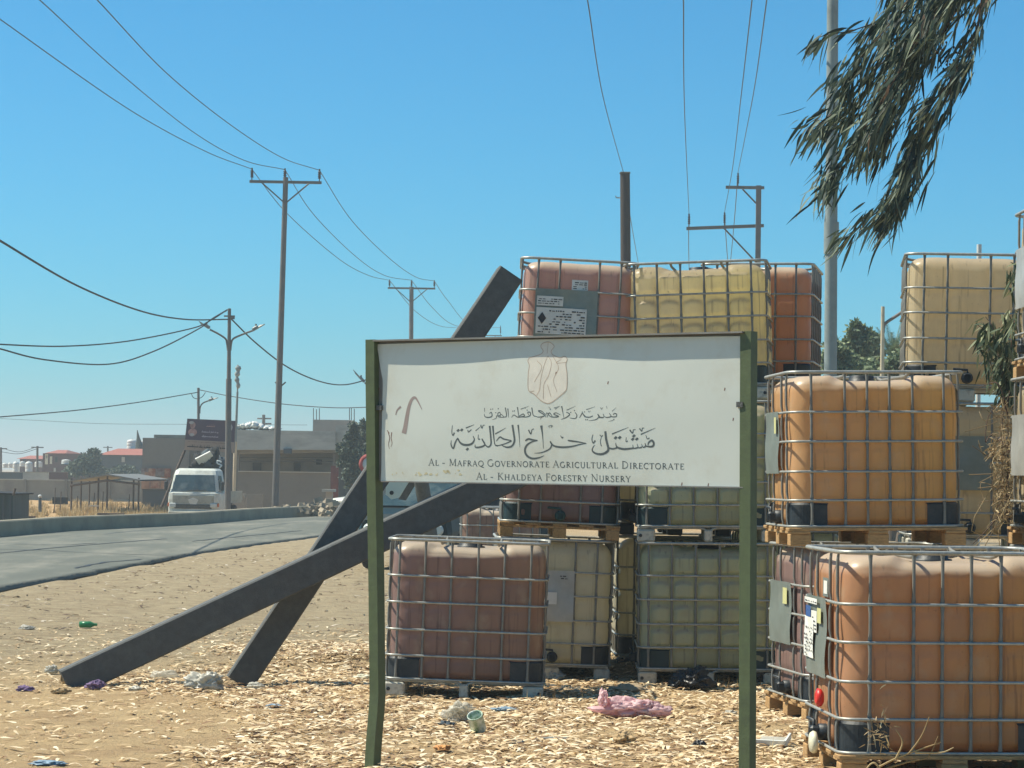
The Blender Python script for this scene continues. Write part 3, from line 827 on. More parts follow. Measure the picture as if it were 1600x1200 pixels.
mb = MB().add(*strip(-.030, SW + .0, z1s + .0015, z1s + .010, -.03, .045)); mb.build("top_rail", M_frame, sign)
def post(px_l, px_r, Yd, kink, name="post"):
    # square tube turned with the sign
    mb = MB(); sz = .030
    ux = Matrix.Rotation(math.radians(-3), 3, 'Z') @ U; nxv = Vector((ux.y, -ux.x, 0))
    rows = []
    for (py, dx) in kink:
        c = W((px_l + px_r) / 2 + dx, py, Yd)
        rows.append(c)
    vs = []
    for c in rows:
        for (a, b_) in ((-1, -1), (1, -1), (1, 1), (-1, 1)): vs.append(c + ux * a * sz + nxv * b_ * sz)
    fs = [(j * 4 + i, j * 4 + (i + 1) % 4, j * 4 + 4 + (i + 1) % 4, j * 4 + 4 + i) for j in range(len(rows) - 1) for i in range(4)]
    fs += [(3, 2, 1, 0), tuple(range(len(vs) - 4, len(vs)))]
    mb.add(vs, fs); return mb.build(name, M_green, sign)
postL = post(571, 596, DL + .02, [(531, 0), (600, 0.2), (760, 2), (900, 4.5), (1040, 6), (1085, 6.5), (1110, 5), (1150, 1.5), (1220, -3)])
postR = post(1157, 1180, DR + .0, [(518, 1.5), (700, .8), (900, .2), (1100, -.5), (1330, -1.5)])
# clips holding the sheet
mb = MB()
for (px, py) in ((598, 637), (1161, 632)):
    u, v = sign_uv(px, py); mb.add(*strip(u - .022, u + .012, v - .014, v + .012, .0, .028))
mb.build("clip", M_beam, sign)

# ---- lettering: pen strokes as thin painted ribbons on the sheet
def ribbon(mb, pts_uv, w0, w1=None, wm=None, off=.0006, smooth_=True):
    w1 = w0 if w1 is None else w1; wm = (w0 + w1) / 2 if wm is None else wm
    P = [Vector((u, v, 0)) for u, v in pts_uv]
    if smooth_ and len(P) > 2: P = spline(P, 6)
    elif len(P) == 2: P = [P[0], (P[0] + P[1]) / 2, P[1]]
    L = []; R = []; k = len(P)
    for i, p in enumerate(P):
        t = P[min(k - 1, i + 1)] - P[max(0, i - 1)]
        if t.length < 1e-9: t = Vector((1, 0, 0))
        t.normalize(); n_ = Vector((-t.y, t.x, 0)); f = i / (k - 1)
        w_ = (w0 * (1 - f) * (1 - 2 * f) + w1 * f * (2 * f - 1) + 4 * wm * f * (1 - f)) / 2
        w_ = max(w_, .0006)
        a = p + n_ * w_; b = p - n_ * w_
        L.append(sp(a.x, a.y, off)); R.append(sp(b.x, b.y, off))
    mb.add(L + R, [(i, k + i, k + i + 1, i + 1) for i in range(k - 1)])
PX = 1 / 300.0
def crop(strokes, ox, oy, mb, sc=6.6667, pen=1.0):
    for st in strokes:
        pts, w_ = st[0], st[1:]
        uv = [sign_uv(ox + x / sc, oy + y / sc) for x, y in pts]
        ww = [q / sc * PX * pen for q in w_]
        if len(pts) == 1:       # diamond dot
            u, v = uv[0]; r = ww[0] * .5; k = 1.3
            q = [sp(u - r * k, v - r * .2, .0006), sp(u - r * .1, v - r, .0006), sp(u + r * k, v + r * .2, .0006), sp(u + r * .1, v + r, .0006)]
            mb.add(q, [(0, 1, 2, 3)])
        else: ribbon(mb, uv, *ww)
Rt = [  # right part of the main line (pen strokes)
 ([(1035, 505), (1045, 475), (1075, 455), (1094, 480), (1088, 512), (1060, 520), (1015, 515)], 10, 12, 22), ([(1015, 515), (1005, 480)], 16, 5), ([(1012, 518), (985, 525), (970, 490)], 16, 5),
 ([(975, 525), (940, 530), (925, 490)], 16, 5), ([(935, 530), (890, 536), (880, 500)], 16, 5), ([(890, 535), (800, 545), (740, 535), (712, 515), (705, 480)], 16, 5, 20),
 ([(720, 530), (680, 542), (632, 535)], 16, 16), ([(598, 360), (608, 450), (628, 540), (610, 575), (560, 597), (500, 592), (462, 565), (465, 530), (487, 502)], 24, 4, 22),
 ([(892, 408)], 34), ([(880, 442)], 34), ([(922, 440)], 34), ([(705, 427)], 36), ([(747, 425)], 36),
 ([(668, 388), (838, 318)], 12, 3), ([(962, 392), (1113, 325)], 12, 3), ([(850, 345), (878, 378), (888, 345), (912, 342)], 16, 4), ([(950, 330), (972, 357), (980, 328), (998, 325)], 14, 4),
 ([(470, 392), (458, 440), (470, 482), (494, 455)], 6, 16), ([(1015, 398), (1028, 437), (1052, 430)], 5, 12), ([(815, 422), (810, 466), (830, 460)], 5, 10), ([(540, 398), (560, 412), (575, 398)], 10, 6),
 ([(560, 410), (546, 465), (556, 515)], 6, 10), ([(205, 455), (240, 460), (300, 468), (400, 485)], 12, 5, 16), ([(400, 486), (330, 497), (260, 515), (180, 525), (100, 522), (50, 505), (20, 465)], 5, 14, 18),
 ([(20, 465), (35, 500), (10, 545), (-70, 580), (-150, 588)], 16, 3, 14), ([(130, 405), (145, 428), (158, 420)], 8, 14)]
Lt = [
 ([(1396, 300), (1408, 400), (1415, 540)], 30, 5, 12), ([(1225, 458), (1260, 440), (1300, 448), (1355, 455)], 14, 10, 18), ([(1355, 456), (1290, 472), (1237, 510), (1220, 560), (1237, 610), (1290, 642), (1360, 636), (1420, 612)], 5, 4, 24),
 ([(1262, 345), (1285, 387), (1298, 345), (1320, 335)], 16, 6), ([(1482, 325), (1475, 305), (1512, 300), (1495, 322)], 6, 6), ([(1153, 293), (1162, 400), (1168, 525)], 20, 4, 10),
 ([(1093, 293), (1105, 380), (1112, 460), (1085, 512), (1040, 526), (1000, 517), (968, 498)], 22, 6, 20), ([(920, 462), (960, 420), (1000, 440), (1082, 456)], 6, 8, 16), ([(1082, 460), (1010, 490), (940, 507), (910, 500)], 14, 6),
 ([(886, 303), (895, 420), (908, 500), (938, 512)], 22, 10, 12), ([(853, 303), (862, 400), (865, 492), (835, 522), (800, 492), (768, 438)], 22, 8, 16), ([(735, 393), (733, 440), (752, 440)], 6, 12),
 ([(772, 435), (802, 497), (760, 522), (705, 526), (700, 498)], 8, 6, 18), ([(680, 408), (692, 450), (660, 492), (600, 502), (550, 482), (520, 430)], 8, 14, 22), ([(520, 430), (495, 478), (475, 537), (452, 500), (455, 452)], 12, 4, 18),
 ([(520, 430), (540, 472)], 12, 6), ([(465, 298), (460, 370), (472, 402), (487, 373)], 6, 16), ([(525, 350)], 34), ([(562, 345)], 34), ([(605, 325), (692, 290)], 12, 3), ([(625, 345), (630, 367), (645, 358), (662, 340)], 9, 9),
 ([(620, 545)], 34), ([(705, 355), (760, 308)], 9, 3), ([(760, 293), (772, 327), (785, 298), (802, 295)], 12, 4), ([(910, 388), (1027, 322)], 13, 3)]
Rs = [
 ([(680, 190), (690, 175), (714, 180), (712, 205), (680, 210), (655, 205)], 6, 7, 10), ([(640, 172), (657, 205), (612, 216), (595, 208)], 6, 5, 10), ([(575, 178), (585, 210), (550, 216), (520, 183), (530, 208), (500, 238), (425, 250)], 6, 3, 11),
 ([(470, 200), (430, 213), (385, 206), (360, 173), (340, 202), (328, 220)], 7, 4, 11), ([(360, 173), (388, 198)], 6, 5), ([(400, 135), (492, 104)], 7, 2), ([(550, 113), (560, 130), (574, 110)], 8, 3), ([(668, 152), (712, 112)], 6, 2),
 ([(358, 160)], 13), ([(382, 158)], 13), ([(540, 219)], 13), ([(557, 216)], 13), ([(395, 239)], 13), ([(412, 238)], 13), ([(610, 98), (616, 126)], 5, 3), ([(687, 238)], 14), ([(680, 245), (630, 258)], 5, 2),
 ([(283, 163), (302, 192), (285, 226), (225, 220)], 7, 3, 10), ([(190, 160), (227, 182), (190, 216), (135, 237)], 6, 3, 11), ([(143, 98), (155, 160), (167, 222)], 14, 3), ([(130, 190), (85, 168), (60, 182), (112, 205), (60, 212), (20, 202), (-12, 168), (-27, 217)], 5, 4, 10),
 ([(195, 140), (287, 99)], 7, 2), ([(75, 130), (122, 99)], 6, 2), ([(277, 143)], 13), ([(238, 163)], 13), ([(420, 148), (430, 160), (445, 146)], 6, 3)]
Ls = [
 ([(1510, 200), (1480, 168), (1455, 216)], 7, 4, 9), ([(1492, 130)], 13), ([(1475, 106), (1492, 128)], 5, 3), ([(1530, 117), (1592, 99)], 6, 2), ([(1440, 185), (1400, 150), (1368, 150), (1432, 195), (1370, 212), (1340, 205)], 6, 5, 10), ([(1432, 195), (1395, 220), (1390, 238)], 6, 3),
 ([(1298, 113), (1312, 190), (1340, 205)], 12, 6), ([(1265, 190), (1255, 163), (1282, 163), (1278, 197), (1230, 212), (1180, 208)], 6, 6, 10), ([(1148, 108), (1160, 203)], 12, 6), ([(1158, 205), (1207, 180), (1217, 202), (1150, 212), (1110, 190), (1083, 217)], 6, 4, 10),
 ([(1180, 130), (1267, 99)], 7, 2), ([(1098, 150)], 13), ([(1116, 148)], 13), ([(1250, 140)], 13), ([(1225, 110), (1232, 126)], 6, 3), ([(1046, 123), (1054, 217)], 12, 4), ([(1020, 113), (1031, 200), (1000, 212)], 12, 7), ([(1000, 207), (975, 183), (963, 210), (1000, 214)], 7, 6),
 ([(972, 212), (945, 207), (940, 175), (960, 163), (967, 190), (925, 202)], 7, 5, 8), ([(925, 195), (922, 222), (880, 240)], 8, 3), ([(850, 175), (872, 163), (877, 202), (840, 215), (805, 207), (798, 178)], 6, 4, 11), ([(865, 130)], 13), ([(886, 128)], 13), ([(945, 125)], 13), ([(918, 166)], 13), ([(800, 118), (802, 160)], 8, 3)]
M_letter = mat("faded black sign lettering", rgb(84, 92, 92), rough=.6, var=.18, scale=40)
mb = MB(); crop(Rt, 860, 620, mb, pen=1.0); crop(Lt, 640, 620, mb, pen=1.0); mb.build("arabic_title", M_letter, sign, kind="stuff")
mb = MB(); crop(Rs, 860, 620, mb, pen=.98); crop(Ls, 640, 620, mb, pen=.98); mb.build("arabic_subtitle", M_letter, sign, kind="stuff")

# small serif alphabet: strokes in a box of height 1
T, H_, S_ = .135, .06, .045
def ser(x, y, w=.13): return ([(x - w, y), (x + w, y)], S_)
def arc(cx, cy, rx, ry, a0, a1, n=10): return [(cx + rx * math.cos(math.radians(a0 + (a1 - a0) * i / n)), cy + ry * math.sin(math.radians(a0 + (a1 - a0) * i / n))) for i in range(n + 1)]
GL = {
 'A': (.82, [([(.10, 0), (.41, 1.0)], H_), ([(.39, 1.0), (.72, 0)], T), ([(.2, .36), (.6, .36)], H_), ser(.1, .02), ser(.72, .02)]),
 'L': (.64, [([(.18, 0), (.18, 1)], T), ([(.18, .03), (.6, .03)], H_), ([(.59, 0), (.61, .24)], H_), ser(.18, .98)]),
 '-': (.42, [([(.04, .36), (.36, .36)], .09)]), ' ': (.34, []),
 'M': (1.0, [([(.16, 0), (.18, 1)], H_), ([(.17, 1), (.5, .08)], T), ([(.5, .05), (.82, 1)], H_), ([(.82, 1), (.86, 0)], T), ser(.16, .02, .1), ser(.86, .02), ser(.13, .98, .08), ser(.88, .98, .08)]),
 'F': (.62, [([(.18, 0), (.18, 1)], T), ([(.1, .97), (.56, .97)], H_), ([(.56, 1), (.57, .78)], H_), ([(.18, .52), (.46, .52)], H_), ([(.46, .42), (.46, .62)], H_), ser(.18, .02)]),
 'R': (.76, [([(.18, 0), (.18, 1)], T), (arc(.2, .74, .34, .24, 90, -90), .09), ([(.08, .98), (.25, .98)], H_), ([(.3, .5), (.72, .02)], T), ser(.18, .02)]),
 'Q': (.95, [(arc(.47, .5, .38, .48, 0, 360, 20), .10), ([(.45, .03), (.62, -.12), (.95, -.22)], .10)]),
 'G': (.88, [(arc(.47, .5, .38, .48, 55, 320, 16), .11), ([(.74, .42), (.74, .1)], T), ser(.72, .42, .12)]),
 'O': (.92, [(arc(.46, .5, .37, .48, 0, 360, 20), .11)]),
 'V': (.78, [([(.08, 1), (.40, 0)], T), ([(.40, 0), (.70, 1)], H_), ser(.1, .98), ser(.7, .98, .09)]),
 'E': (.66, [([(.18, 0), (.18, 1)], T), ([(.1, .97), (.57, .97)], H_), ([(.18, .52), (.46, .52)], H_), ([(.1, .03), (.60, .03)], H_), ([(.57, 1), (.58, .8)], H_), ([(.60, 0), (.62, .2)], H_), ([(.46, .43), (.46, .61)], H_)]),
 'N': (.90, [([(.16, 0), (.16, 1)], H_), ([(.14, 1), (.74, .02)], T), ([(.75, 0), (.75, 1)], H_), ser(.16, .02, .1), ser(.75, .98, .1), ser(.1, .98, .08)]),
 'T': (.72, [([(.36, 0), (.36, 1)], T), ([(.04, .96), (.68, .96)], H_), ([(.05, 1), (.04, .78)], H_), ([(.67, 1), (.68, .78)], H_), ser(.36, .02)]),
 'C': (.78, [(arc(.46, .5, .37, .48, 50, 310, 16), .11), ([(.70, .92), (.70, .7)], H_)]),
 'U': (.84, [([(.18, 1), (.18, .35), (.28, .06), (.45, 0), (.6, .06), (.68, .35), (.68, 1)], .10), ser(.18, .98), ser(.68, .98, .1)]),
 'I': (.38, [([(.19, 0), (.19, 1)], T), ser(.19, .02), ser(.19, .98)]),
 'D': (.88, [([(.18, 0), (.18, 1)], T), ([(.1, .98), (.35, .97), (.62, .85), (.76, .5), (.62, .15), (.35, .03), (.1, .02)], .09)]),
 'K': (.82, [([(.18, 0), (.18, 1)], T), ([(.66, 1), (.22, .48)], H_), ([(.32, .58), (.74, .02)], T), ser(.18, .02), ser(.18, .98), ser(.66, .98, .1), ser(.74, .02, .09)]),
 'H': (.90, [([(.18, 0), (.18, 1)], T), ([(.72, 0), (.72, 1)], T), ([(.18, .52), (.72, .52)], H_), ser(.18, .02), ser(.72, .02), ser(.18, .98), ser(.72, .98)]),
 'Y': (.76, [([(.08, 1), (.38, .48)], T), ([(.38, .48), (.68, 1)], H_), ([(.38, 0), (.38, .5)], T), ser(.38, .02), ser(.1, .98), ser(.68, .98, .09)]),
 'S': (.62, [([(.52, .78), (.46, .95), (.28, .99), (.12, .88), (.12, .7), (.3, .55), (.48, .42), (.54, .22), (.42, .03), (.22, .0), (.09, .1), (.08, .28)], .10)])}
def write(text, p0, p1, cap_px, mb):
    """small-caps line from pixel p0 (left baseline) to p1 (right baseline)"""
    caps = [i == 0 or text[i - 1] in ' -' for i in range(len(text))]
    sc = [1.0 if c else .80 for c in caps]
    tot = sum(GL[c][0] * s_ for c, s_ in zip(text, sc)) + .07 * len(text)
    a = Vector(sign_uv(*p0)); b = Vector(sign_uv(*p1)); k = (b - a).length / tot; d = (b - a).normalized()
    hu = cap_px * PX; x = 0
    for c, s_ in zip(text, sc):
        w_, st = GL[c]
        for pts, wd in st:
            q = [a + d * (x + px * s_) * k + Vector((-d.y, d.x)) * py * s_ * hu for px, py in pts]
            ribbon(mb, [(t.x, t.y) for t in q], wd * hu * 1.05, smooth_=len(pts) > 6)
        x += w_ * s_ + .07
mb = MB(); write("AL - MAFRAQ GOVERNORATE AGRICULTURAL DIRECTORATE", (672, 727.3), (1072, 733.6), 10.6, mb); mb.build("english_title", M_letter, sign, kind="stuff")
mb = MB(); write("AL - KHALDEYA FORESTRY NURSERY", (746, 749.3), (989, 753.2), 10.8, mb); mb.build("english_subtitle", M_letter, sign, kind="stuff")
# crest
M_crest = mat("bare patch of crest", rgb(214, 208, 194), rough=.6, var=.06, scale=20); M_crestline = mat("crest outline", rgb(176, 152, 130), rough=.7, var=.2, scale=30)
def cc(x, y): return (580 + x / 2.6667, 500 + y / 2.6667)
out = [(668, 158), (690, 152), (715, 143), (725, 130), (715, 112), (722, 98), (745, 92), (762, 100), (770, 112), (758, 130), (765, 145), (795, 158), (815, 152), (825, 165), (820, 185), (826, 230), (824, 290), (800, 315), (765, 342), (745, 348), (720, 338), (690, 310), (666, 292), (664, 230), (668, 190), (662, 172)]
uv = [sign_uv(*cc(x, y)) for x, y in out]; cu = sum(u for u, v in uv) / len(uv); cv = sum(v for u, v in uv) / len(uv)
mb = MB(); k = len(uv)
inner = [(cu + (u - cu) * .5, cv + (v - cv) * .5) for u, v in uv]
mb.add([sp(u, v, .0005) for u, v in uv] + [sp(u, v, .0005) for u, v in inner] + [sp(cu, cv, .0005)], [(i, k + i, k + (i + 1) % k, (i + 1) % k) for i in range(k)] + [(k + i, 2 * k, k + (i + 1) % k) for i in range(k)])
mb.build("crest", M_crest, sign)
mb = MB(); ribbon(mb, uv + [uv[0]], .0032, off=.0009)
for st in ([(745, 150), (730, 190), (718, 240), (712, 290), (700, 315)], [(745, 150), (760, 180), (750, 230), (730, 270), (728, 330)], [(765, 150), (790, 200), (770, 250), (785, 300)], [(700, 170), (720, 200), (690, 260)], [(800, 165), (780, 180), (822, 178)], [(745, 92), (742, 140)], [(745, 270), (760, 320)], [(672, 300), (690, 296)]):
    ribbon(mb, [sign_uv(*cc(x, y)) for x, y in st], .0022, off=.0009)
mb.build("crest_outline", M_crestline, sign, kind="stuff")
# spray paint marks and drips
M_spray = mat("faded grey spray paint", rgb(150, 136, 130), rough=.7, var=.12, scale=12); M_drip = mat("brown drips", rgb(110, 72, 60), rough=.7)
def gg(x, y): return (560 + x / 4.285, 500 + y / 4.285)
mb = MB(); ribbon(mb, [sign_uv(*gg(x, y)) for x, y in [(318, 760), (328, 715), (338, 650), (350, 585), (368, 535), (390, 520), (410, 545), (438, 600)]], .030, .004, .019, off=.0006)
ribbon(mb, [sign_uv(*gg(x, y)) for x, y in [(262, 636), (272, 605), (296, 580)]], .006, .012, off=.0006); mb.build("spray_mark", M_spray, sign, kind="stuff")
mb = MB()
for st in ([(212, 752), (222, 790), (214, 830), (220, 864)], [(236, 752), (232, 790), (238, 825), (230, 850)], [(150, 455), (146, 470)], [(205, 740), (222, 760)]): ribbon(mb, [sign_uv(*gg(x, y)) for x, y in st], .005, .002, off=.0006)
for (px, py) in ((1067, 756), (1108, 757), (1134, 608), (1147, 655), (953, 598), (872, 583)):
    u, v = sign_uv(px, py); ribbon(mb, [(u, v - .008), (u + .003, v + .006)], .005, off=.0006)
mb.build("drip_mark", M_drip, sign, kind="stuff")
# bird droppings / dried mud along the lower edge
M_mud = mat("dried mud", rgb(196, 186, 150), rough=.9, var=.15, scale=30)
mb = MB()
for i in range(26):
    px = random.choice([random.gauss(618, 16), random.gauss(667, 10), random.gauss(703, 10)]); py = 743 - abs(random.gauss(0, 3.5))
    u, v = sign_uv(px, py); r = random.uniform(.003, .013)
    mb.add([sp(u + r * math.cos(a) * random.uniform(.6, 1.2), v + r * .6 * math.sin(a) * random.uniform(.6, 1.2), .0007) for a in np.linspace(0, 5.4, 7)], [tuple(range(7))])
mb.build("mud_spots", M_mud, sign, kind="stuff")

# ------------------------------------------------------------------ leaning beams
def beam(label, p0, p1, w0, w1, d, spin, base):
    ax = (p1 - p0).normalized(); side = ax.cross(Vector((0, 1, 0))).normalized(); dep = side.cross(ax).normalized()
    R = Matrix.Rotation(spin, 3, ax); side = R @ side; dep = R @ dep
    mb = MB(); vs = []; n = 14; ch = .012
    for i in range(n + 1):
        t = i / n; c = p0.lerp(p1, t); a = (w0 + (w1 - w0) * t) / 2; b_ = d / 2
        j = .003 * noise.noise(c * 2.0)
        for (x, y) in ((-a, -b_ + ch), (-a + ch, -b_), (a - ch, -b_), (a, -b_ + ch), (a, b_ - ch), (a - ch, b_), (-a + ch, b_), (-a, b_ - ch)):
            vs.append(c + side * (x + j) + dep * (y + j))
    fs = [(i * 8 + k, i * 8 + (k + 1) % 8, i * 8 + 8 + (k + 1) % 8, i * 8 + 8 + k) for i in range(n) for k in range(8)] + [tuple(range(7, -1, -1)), tuple(range(n * 8, n * 8 + 8))]
    mb.add(vs, fs); return mb.build("leaning_beam", M_beam, None, origin=p0, label=label, cat="beam", group="dark beams leaning on the tanks")
g1 = W(102, 1069, 19.0)
beam("long dark beam lying at a low angle from the left ground up behind the sign", g1, W(905, 694, 20.15), .235, .235, .20, math.radians(5), g1)
g2 = W(390, 1042, 19.7); g2 = g2 + (g2 - W(796, 429, 20.25)).normalized() * .16
beam("steep dark beam rising behind the sign to the top pink tank", g2, W(796, 429, 20.25), .225, .225, .20, math.radians(6), g2)
# ------------------------------------------------------------------ poles, lamps, cables
M_pole = mat("weathered pole steel", rgb(104, 104, 102), rough=.7, metal=.2, var=.15, scale=3, dirt=rgb(122, 100, 82), dirt_amt=.5, dirt_scale=1.5)
M_polewood = mat("tarred wooden pole", rgb(72, 64, 60), rough=.9, var=.2, scale=5, bump=.3, bscale=30, stretch=(6, 6, .4))
M_polegrey = mat("painted grey pole", rgb(132, 142, 140), rough=.6, var=.1, scale=3, bump=.1, bscale=8, dirt=rgb(104, 108, 104), dirt_amt=.5, dirt_scale=2)
M_polecream = mat("cream painted pole", rgb(190, 176, 148), rough=.7, var=.1, scale=3)
M_insul = mat("dark porcelain", rgb(58, 50, 50), rough=.3, var=.1)
M_wire = mat("cable rubber", rgb(50, 54, 58), rough=.7, var=.05)
M_alu = mat("aluminium wire", rgb(84, 92, 98), rough=.6, metal=.2, var=.05)
def ground_at(p): return ground_z(p.x, p.y)
def foot(px, Y):
    """ground point of a pole whose foot is at column px, depth Y"""
    p = W(px, 760, Y); return Vector((p.x, p.y, ground_at(p) - .1))
def insul(parent, p, h=.42, r=.075):
    prof = [(.02, 0), (.02, h * .2)]
    for i in range(4): prof += [(r * .6, h * (.22 + .16 * i)), (r, h * (.25 + .16 * i)), (r * .6, h * (.31 + .16 * i))]
    prof += [(.03, h * .9), (.035, h)]
    return MB().lathe(prof, p, 10).build("insulator", M_insul, parent)
def tpole(label, pxtop, pytop, pxfoot, Y, r0_, r1_, arm, armpy, insx, hi, grp="power poles with crossarms"):
    f = foot(pxfoot, Y); t = W(pxtop, pytop, Y)
    root = thing("power_pole", label, "power pole", f, grp)
    MB().tube([f, f.lerp(t, .33), f.lerp(t, .66), t], r0_, 12, r1=r1_).build("shaft", M_pole, root)
    a = W(arm[0], armpy[0], Y); b = W(arm[1], armpy[1], Y); d = (b - a)
    ang = Matrix.Rotation(-math.atan2(d.z, d.x), 3, 'Y')
    MB().box((a + b) / 2, (d.length, .10, .10), M=ang).build("crossarm", M_pole, root)
    lo = W(pxtop - .5, pytop + (armpy[0] - pytop) + .62 * (pxtop - arm[0]), Y)
    for t_ in (.17, .83): MB().tube([a.lerp(b, t_) + Vector((0, -.06, -.04)), lo + Vector((0, -.09, 0))], .03, 6).build("brace", M_pole, root)
    for px in insx:
        p = a.lerp(b, (px - arm[0]) / (arm[1] - arm[0])) + Vector((0, 0, .05)); insul(root, p, hi)
    return root
s1 = 42.2; Y1 = FPX / s1
tpole("tall T shaped power pole behind the barrier, nearest of its line", 446.5, 277, 430, Y1, .13, .095, (390, 502.5), (283.5, 285.5), (393.5, 445, 499), .46)
Y2 = 140
tpole("second T shaped power pole, rising above the sign's top edge", 643, 448, 641, Y2, .15, .12, (606, 680), (450, 451), (608.5, 643, 678.5), .44)
Y3 = 230
tpole("small distant power pole seen between the steep beam and pink tank", 756, 512, 756, Y3, .13, .11, (728, 784), (524, 524.5), (730, 756, 782), .9)
# small stub arms on the tall pole
pp = COL.objects["power_pole"]
MB().tube([W(430, 619 - 22, Y1) , W(437, 604, Y1)], .03, 6).tube([W(446.5, 597, Y1), W(438.5, 604, Y1)], .03, 6).build("stub_arm", M_pole, pp)

def cable(label, pts, r, material=M_wire, n=10, grp=None):
    P = [W(x, y, Y) for x, y, Y in pts]
    P = spline(P, n) if len(P) > 2 else P
    MB().tube(P, r, 6).build("cable", material, None, origin=P[0], label=label, cat="cable", group=grp)
cable("upper left thin power wire running to the left insulator of the tall T pole", [(-60, -14, 55), (0, 30, 58), (200, 170, 72), (320, 236, 82), (393, 264, Y1)], .014, M_alu)
cable("thin power wire from the top edge to the middle insulator of the tall T pole", [(20, -30, 52), (62, 0, 54), (180, 108, 67), (300, 205, 80), (380, 250, 86), (445, 265, Y1)], .014, M_alu)
cable("thin power wire from the top edge to the right insulator of the tall T pole", [(120, -30, 50), (152, 0, 52), (260, 114, 64), (360, 195, 76), (440, 246, 86), (499, 266, Y1)], .014, M_alu)
cable("sagging thin wire between left insulators of the two T poles", [(393, 264, Y1), (450, 335, 100), (530, 405, 118), (575, 430, 130), (608.5, 438, Y2)], .016, M_alu)
cable("sagging thin wire between middle insulators of the two T poles", [(445, 265, Y1), (490, 335, 100), (555, 400, 118), (600, 430, 130), (643, 438, Y2)], .016, M_alu)
cable("sagging thin wire between right insulators of the two T poles", [(499, 266, Y1), (550, 345, 100), (610, 405, 118), (650, 433, 132), (678.5, 439, Y2)], .016, M_alu)
cable("lowest faint wire from the second T pole toward the distant pole", [(608.5, 438, Y2), (650, 487, 165), (690, 510, 195), (730, 511, Y3)], .02, M_alu)
cable("middle faint wire from the second T pole toward the distant pole", [(643, 438, Y2), (675, 480, 165), (710, 508, 195), (756, 512, Y3)], .02, M_alu)
cable("highest faint wire from the second T pole toward the distant pole", [(678.5, 439, Y2), (700, 470, 165), (735, 508, 195), (782, 512, Y3)], .02, M_alu)

# right hand poles
f = foot(982, 66); root = thing("wooden_pole", "dark stout wooden pole rising behind the top pink tank", "utility pole", f)
MB().tube([f, W(976.5, 271, 66)], .165, 14, r1=.135).build("shaft", M_polewood, root)
MB().box(W(976.5, 270.5, 66), (.29, .29, .05), bev=.02).build("pole_cap", M_beam, root)
MB().tube([W(969, 309, 66), W(963, 309, 66), W(962, 306, 66)], .018, 6).build("hook", M_galv, root)
cable("thin wire dropping from the top edge to the stout wooden pole", [(905, -50, 30), (918, 0, 33), (942, 150, 48), (974, 269, 66)], .009, M_alu)
cable("short faint wire running down to the right of the stout wooden pole", [(977, 272, 66), (985, 340, 90), (998, 415, 130), (1001, 434, 140)], .014, M_alu)
YH = 92
f = foot(1184, YH); root = thing("power_pole", "H shaped steel pole with two one-sided crossarms above the yellow tank", "power pole", f)
MB().box((W(1182, 290, YH) + f) / 2, (.19, .16, (W(1182, 290, YH) - f).length)).build("shaft", M_pole, root)
MB().box((W(1134, 293, YH) + W(1194, 293, YH)) / 2, ((W(1194, 293, YH) - W(1134, 293, YH)).length, .12, .11)).build("crossarm", M_pole, root)
a, b = W(1073, 356.5, YH), W(1194, 352, YH)
MB().box((a + b) / 2 + Vector((0, .15, 0)), ((b - a).length, .12, .12), M=Matrix.Rotation(-math.atan2(b.z - a.z, b.x - a.x), 3, 'Y')).build("crossarm", M_pole, root)
for q0, q1 in (((1160, 296), (1181, 318)), ((1131, 357), (1181, 410))): MB().tube([W(*q0, YH) + Vector((0, -.08, 0)), W(*q1, YH) + Vector((0, -.08, 0))], .035, 6).build("brace", M_pole, root)
for (x, y) in ((1076.5, 354.5), (1132, 352.5), (1153, 291)): insul(root, W(x, y, YH), .5, .06)
cable("long thin wire hanging to the left end of the lower crossarm", [(1067.5, -30, 38), (1068, 0, 40), (1069.5, 170, 60), (1076.5, 334, YH)], .011, M_alu)
cable("thin wire from the top edge to the lower crossarm beside the steel pole", [(1178, -30, 38), (1175, 0, 40), (1158, 150, 56), (1145, 260, 74), (1132, 332, YH)], .011, M_alu)
cable("rightmost thin wire from the top edge to the upper crossarm", [(1202, -30, 38), (1198, 0, 40), (1180, 130, 56), (1165, 210, 72), (1153, 270, YH)], .011, M_alu)
cable("faint wire below the left end of the lower crossarm", [(1076.5, 336, YH), (1076, 380, 110), (1077, 434, 140)], .018, M_alu)
cable("faint wire below the middle of the lower crossarm", [(1132, 334, YH), (1135, 380, 110), (1139, 434, 140)], .018, M_alu)
cable("faint wire crossing below the upper crossarm", [(1153, 272, YH), (1147, 350, 110), (1139, 434, 140)], .018, M_alu)
f = foot(1090, 140); root = thing("power_pole", "far wooden crossarm pole hidden behind the straw yellow tank, where the thin wires end", "power pole", f)
MB().tube([f, W(1090, 436, 140)], .15, 10, r1=.11).build("shaft", M_pole, root)
MB().box((W(996, 436, 140) + W(1144, 436, 140)) / 2, ((W(1144, 436, 140) - W(996, 436, 140)).length, .12, .12), M=Matrix.Rotation(math.radians(.8), 3, 'Y')).build("crossarm", M_pole, root)
f = foot(1297, 38); root = thing("grey_pole", "tall thick pale grey pole passing behind the hanging eucalyptus branch", "utility pole", f)
t = W(1302, -160, 38)
MB().tube([f, f.lerp(t, .4), f.lerp(t, .72), t], .105, 18, r1=.085).build("shaft", M_polegrey, root)
c0 = W(1299, 372, 38)
MB().tube([c0 + Vector((0, 0, -.25)), c0 + Vector((0, 0, .25))], .118, 14).build("sleeve", M_polegrey, root)
MB().tube([W(1292, 360, 38) , W(1289, 345, 38), W(1291, 330, 38)], .012, 5).build("loose_strap", M_galv_dull, root)

